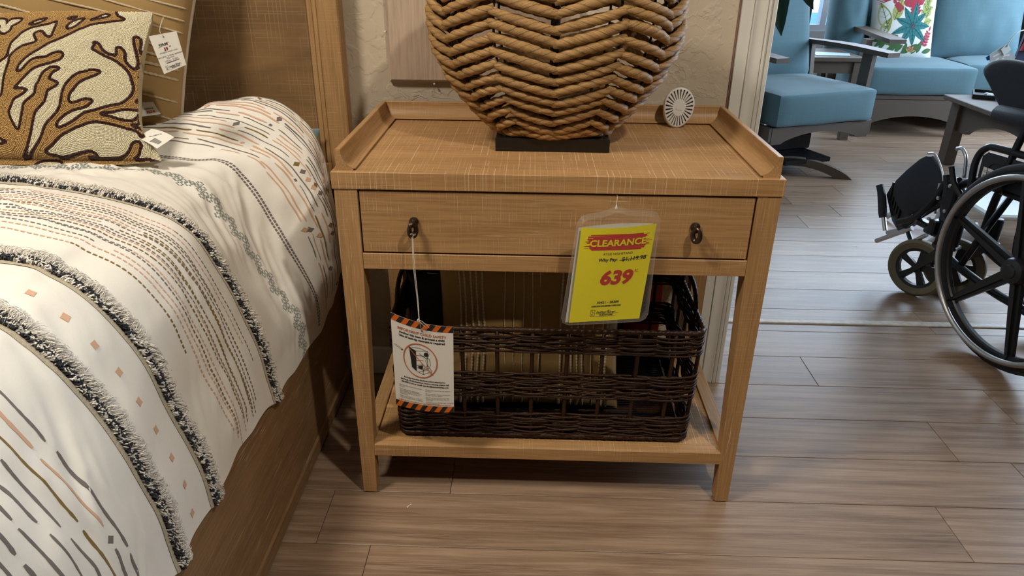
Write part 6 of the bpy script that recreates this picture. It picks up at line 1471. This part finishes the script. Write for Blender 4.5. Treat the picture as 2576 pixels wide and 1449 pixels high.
side(.058, sg=1); side(XW - .058, sg=-1)
mb = MB(); mb.prism([(.258, .475), (.262, .545), (.245, .560), (-.05, .568), (-.05, .475)], 0, .034, .041)
for k in range(2):
    q = .018 * (k + 1); P = [(.033, -.04, .562 - q), (.033, .235 - q, .552 - q), (.033, .248 - q, .54 - q), (.033, .246 - q, .48 + q * .3)]; mb.tube(P, .0022, 5)
mb.build('side_guard', BK, wc)
sh = Sheet(); sh.text('LOWER', .004, .016, .010, 1, bold=.0002); sh.text('APT. 8', .004, .003, .010, 1, bold=.0002)
wl = lambda a, b, h: np.stack([np.full(len(a), .0315) - h, .245 - np.asarray(a), .487 + np.asarray(b)], 1)
mb = MB(); W, H = .045, .030; back_sheet(mb, lambda a, b, h: wl(a, b, np.broadcast_to(h, (len(a),))), W, H, .0008, 0, 3); sh.into(mb, lambda a, b, h: wl(a, b, h)); mb.build('sticker', [PAPER, INK], wc, fix=False)
# folded seat sling rising between the side frames
mb = MB(); pr = [(.446, .765), (.433, .787), (.400, .800), (.34, .806), (.22, .795), (.02, .77), (-.03, .72), (.0, .60), (.12, .585), (.22, .60), (.295, .63), (.355, .68), (.402, .724), (.435, .748)]
P = np.array(pr); c_ = P.mean(0); V = []
for x, k in ((.105, .80), (.112, .97), (.135, 1.0), (.158, .97), (.165, .80)):
    Q = c_ + (P - c_) * k; V.append(np.column_stack([np.full(len(P), x), Q]))
m_ = len(P); mb.add(np.concatenate(V), [[i * m_ + j, i * m_ + (j + 1) % m_, (i + 1) * m_ + (j + 1) % m_, (i + 1) * m_ + j] for i in range(4) for j in range(m_)] + [list(range(m_)), list(range(4 * m_, 5 * m_))])
o = mb.build('folded_seat', UPH, wc, smooth=True); o.modifiers.new('s', 'SUBSURF').levels = 1; o.modifiers['s'].render_levels = 1
mb = MB(); mb.tube(bez([(.06, .02, .17), (.13, .10, .33), (XW - .05, .14, .50)], 8), .011, 8); mb.tube(bez([(XW - .06, .02, .17), (.14, .10, .33), (.06, .14, .50)], 8), .011, 8); mb.tube([(.06, .25, .20), (.14, .27, .32), (XW - .05, .28, .46)], .011, 8); mb.tube([(.058, 0, .293), (XW - .06, 0, .293)], .009, 8); mb.tube([(.0, 0, .293), (.06, 0, .293)], .014, 10); mb.tube([(.058, -.02, .25), (.058, .06, .38)], .012, 8); mb.build('cross_brace', BM, wc, smooth=True)
# front hanger, brake and levers
mb = MB(); mb.tube(bez([(.062, .35, .44), (.066, .40, .42), (.070, .43, .36), (.078, .50, .27), (.082, .58, .22)], 6), .012, 10); mb.tube(bez([(.05, .33, .30), (.055, .37, .34), (.06, .385, .41), (.06, .40, .445)], 6), .012, 8); mb.box(.045, .085, .335, .375, .30, .42, bev=.006); mb.tube([(.045, .30, .40), (.035, .34, .44), (.03, .36, .485)], .009, 8); mb.box(.035, .075, .37, .40, .25, .30, bev=.005); mb.tube([(.07, .32, .25), (.075, .44, .245)], .012, 8)
mb.build('front_hanger', BM, wc, smooth='auto')
for y, z in ((.352, .425), (.345, .345), (.40, .30), (.300, .40), (.385, .375)):
    mb = MB(); mb.lathe([(.0003, -.004), (.006, -.003), (.006, .003), (.0003, .004)], (.036, y, z), 0, 10); mb.build('bolt', CH, wc, smooth='auto')
# leg rest: calf pad, foot plate, grip roll, bare tubes
lr = bpy.data.objects.new('leg_rest', None); COL.objects.link(lr); lr.parent = wc
pad = [(.654, .296), (.663, .320), (.661, .345), (.62, .398), (.571, .451), (.548, .467), (.527, .471), (.502, .458), (.479, .44), (.455, .412), (.443, .391), (.443, .365), (.453, .346), (.50, .298), (.535, .266), (.555, .255), (.585, .250), (.616, .263), (.64, .280)]
P = np.array(pad); c_ = P.mean(0); mb = MB(); V = []
for x, k in ((.092, .90), (.095, .98), (.102, 1.0), (.112, .99), (.116, .94)): V.append(np.column_stack([np.full(len(P), x), c_ + (P - c_) * k]))
m_ = len(P); mb.add(np.concatenate(V), [[i * m_ + j, i * m_ + (j + 1) % m_, (i + 1) * m_ + (j + 1) % m_, (i + 1) * m_ + j] for i in range(4) for j in range(m_)] + [list(range(m_)), list(range(4 * m_, 5 * m_))]); mb.build('calf_pad', UPH, lr, smooth='auto')
mb = MB(); mb.tube(bez([(.100, .548, .474), (.100, .522, .480), (.100, .498, .466), (.100, .465, .430), (.100, .446, .392)], 6), .0035, 6); mb.tube([(.09, .455, .40), (.09, .447, .35), (.092, .44, .30)], .004, 6); mb.tube(bez([(.16, .50, .50), (.16, .475, .505), (.16, .45, .48), (.16, .435, .42)], 6), .006, 6); mb.build('pad_trim', CH, lr, smooth=True)
mb = MB(); mb.prism([(.715, .275), (.70, .315), (.655, .345), (.60, .26), (.535, .235), (.60, .165), (.655, .195)], 0, .118, .134)
for k in range(5): mb.box(.112, .118, .625 + .015 * k, .632 + .015 * k, .215 + .012 * k, .29 + .010 * k)
mb.build('foot_plate', BK, lr)
mb = MB(); mb.tube([(.10, .728, .292), (.10, .712, .265), (.10, .69, .215), (.10, .682, .200)], [.013, .015, .0155, .014], 10); mb.tube([(.10, .738, .305), (.10, .726, .288)], .0135, 10); mb.build('grip_roll', UPH, lr, smooth='auto')
mb = MB(); mb.tube([(.10, .730, .289), (.10, .655, .158)], .008, 10); mb.tube([(.088, .672, .112), (.092, .58, .178), (.10, .53, .215)], .0085, 10); mb.tube([(.150, .70, .130), (.152, .60, .185)], .0085, 10); mb.tube([(.082, .545, .135), (.082, .44, .225)], .0075, 10); mb.build('bare_tubes', CH, lr, smooth='auto')
mb = MB(); mb.tube([(.095, .565, .215), (.092, .50, .275), (.085, .42, .345), (.075, .38, .39)], .013, 10); mb.tube([(.10, .55, .20), (.10, .52, .17)], .008, 8); mb.box(.08, .11, .45, .50, .24, .262, bev=.004); mb.build('extension_tube', BM, lr, smooth='auto')
print('scene built')
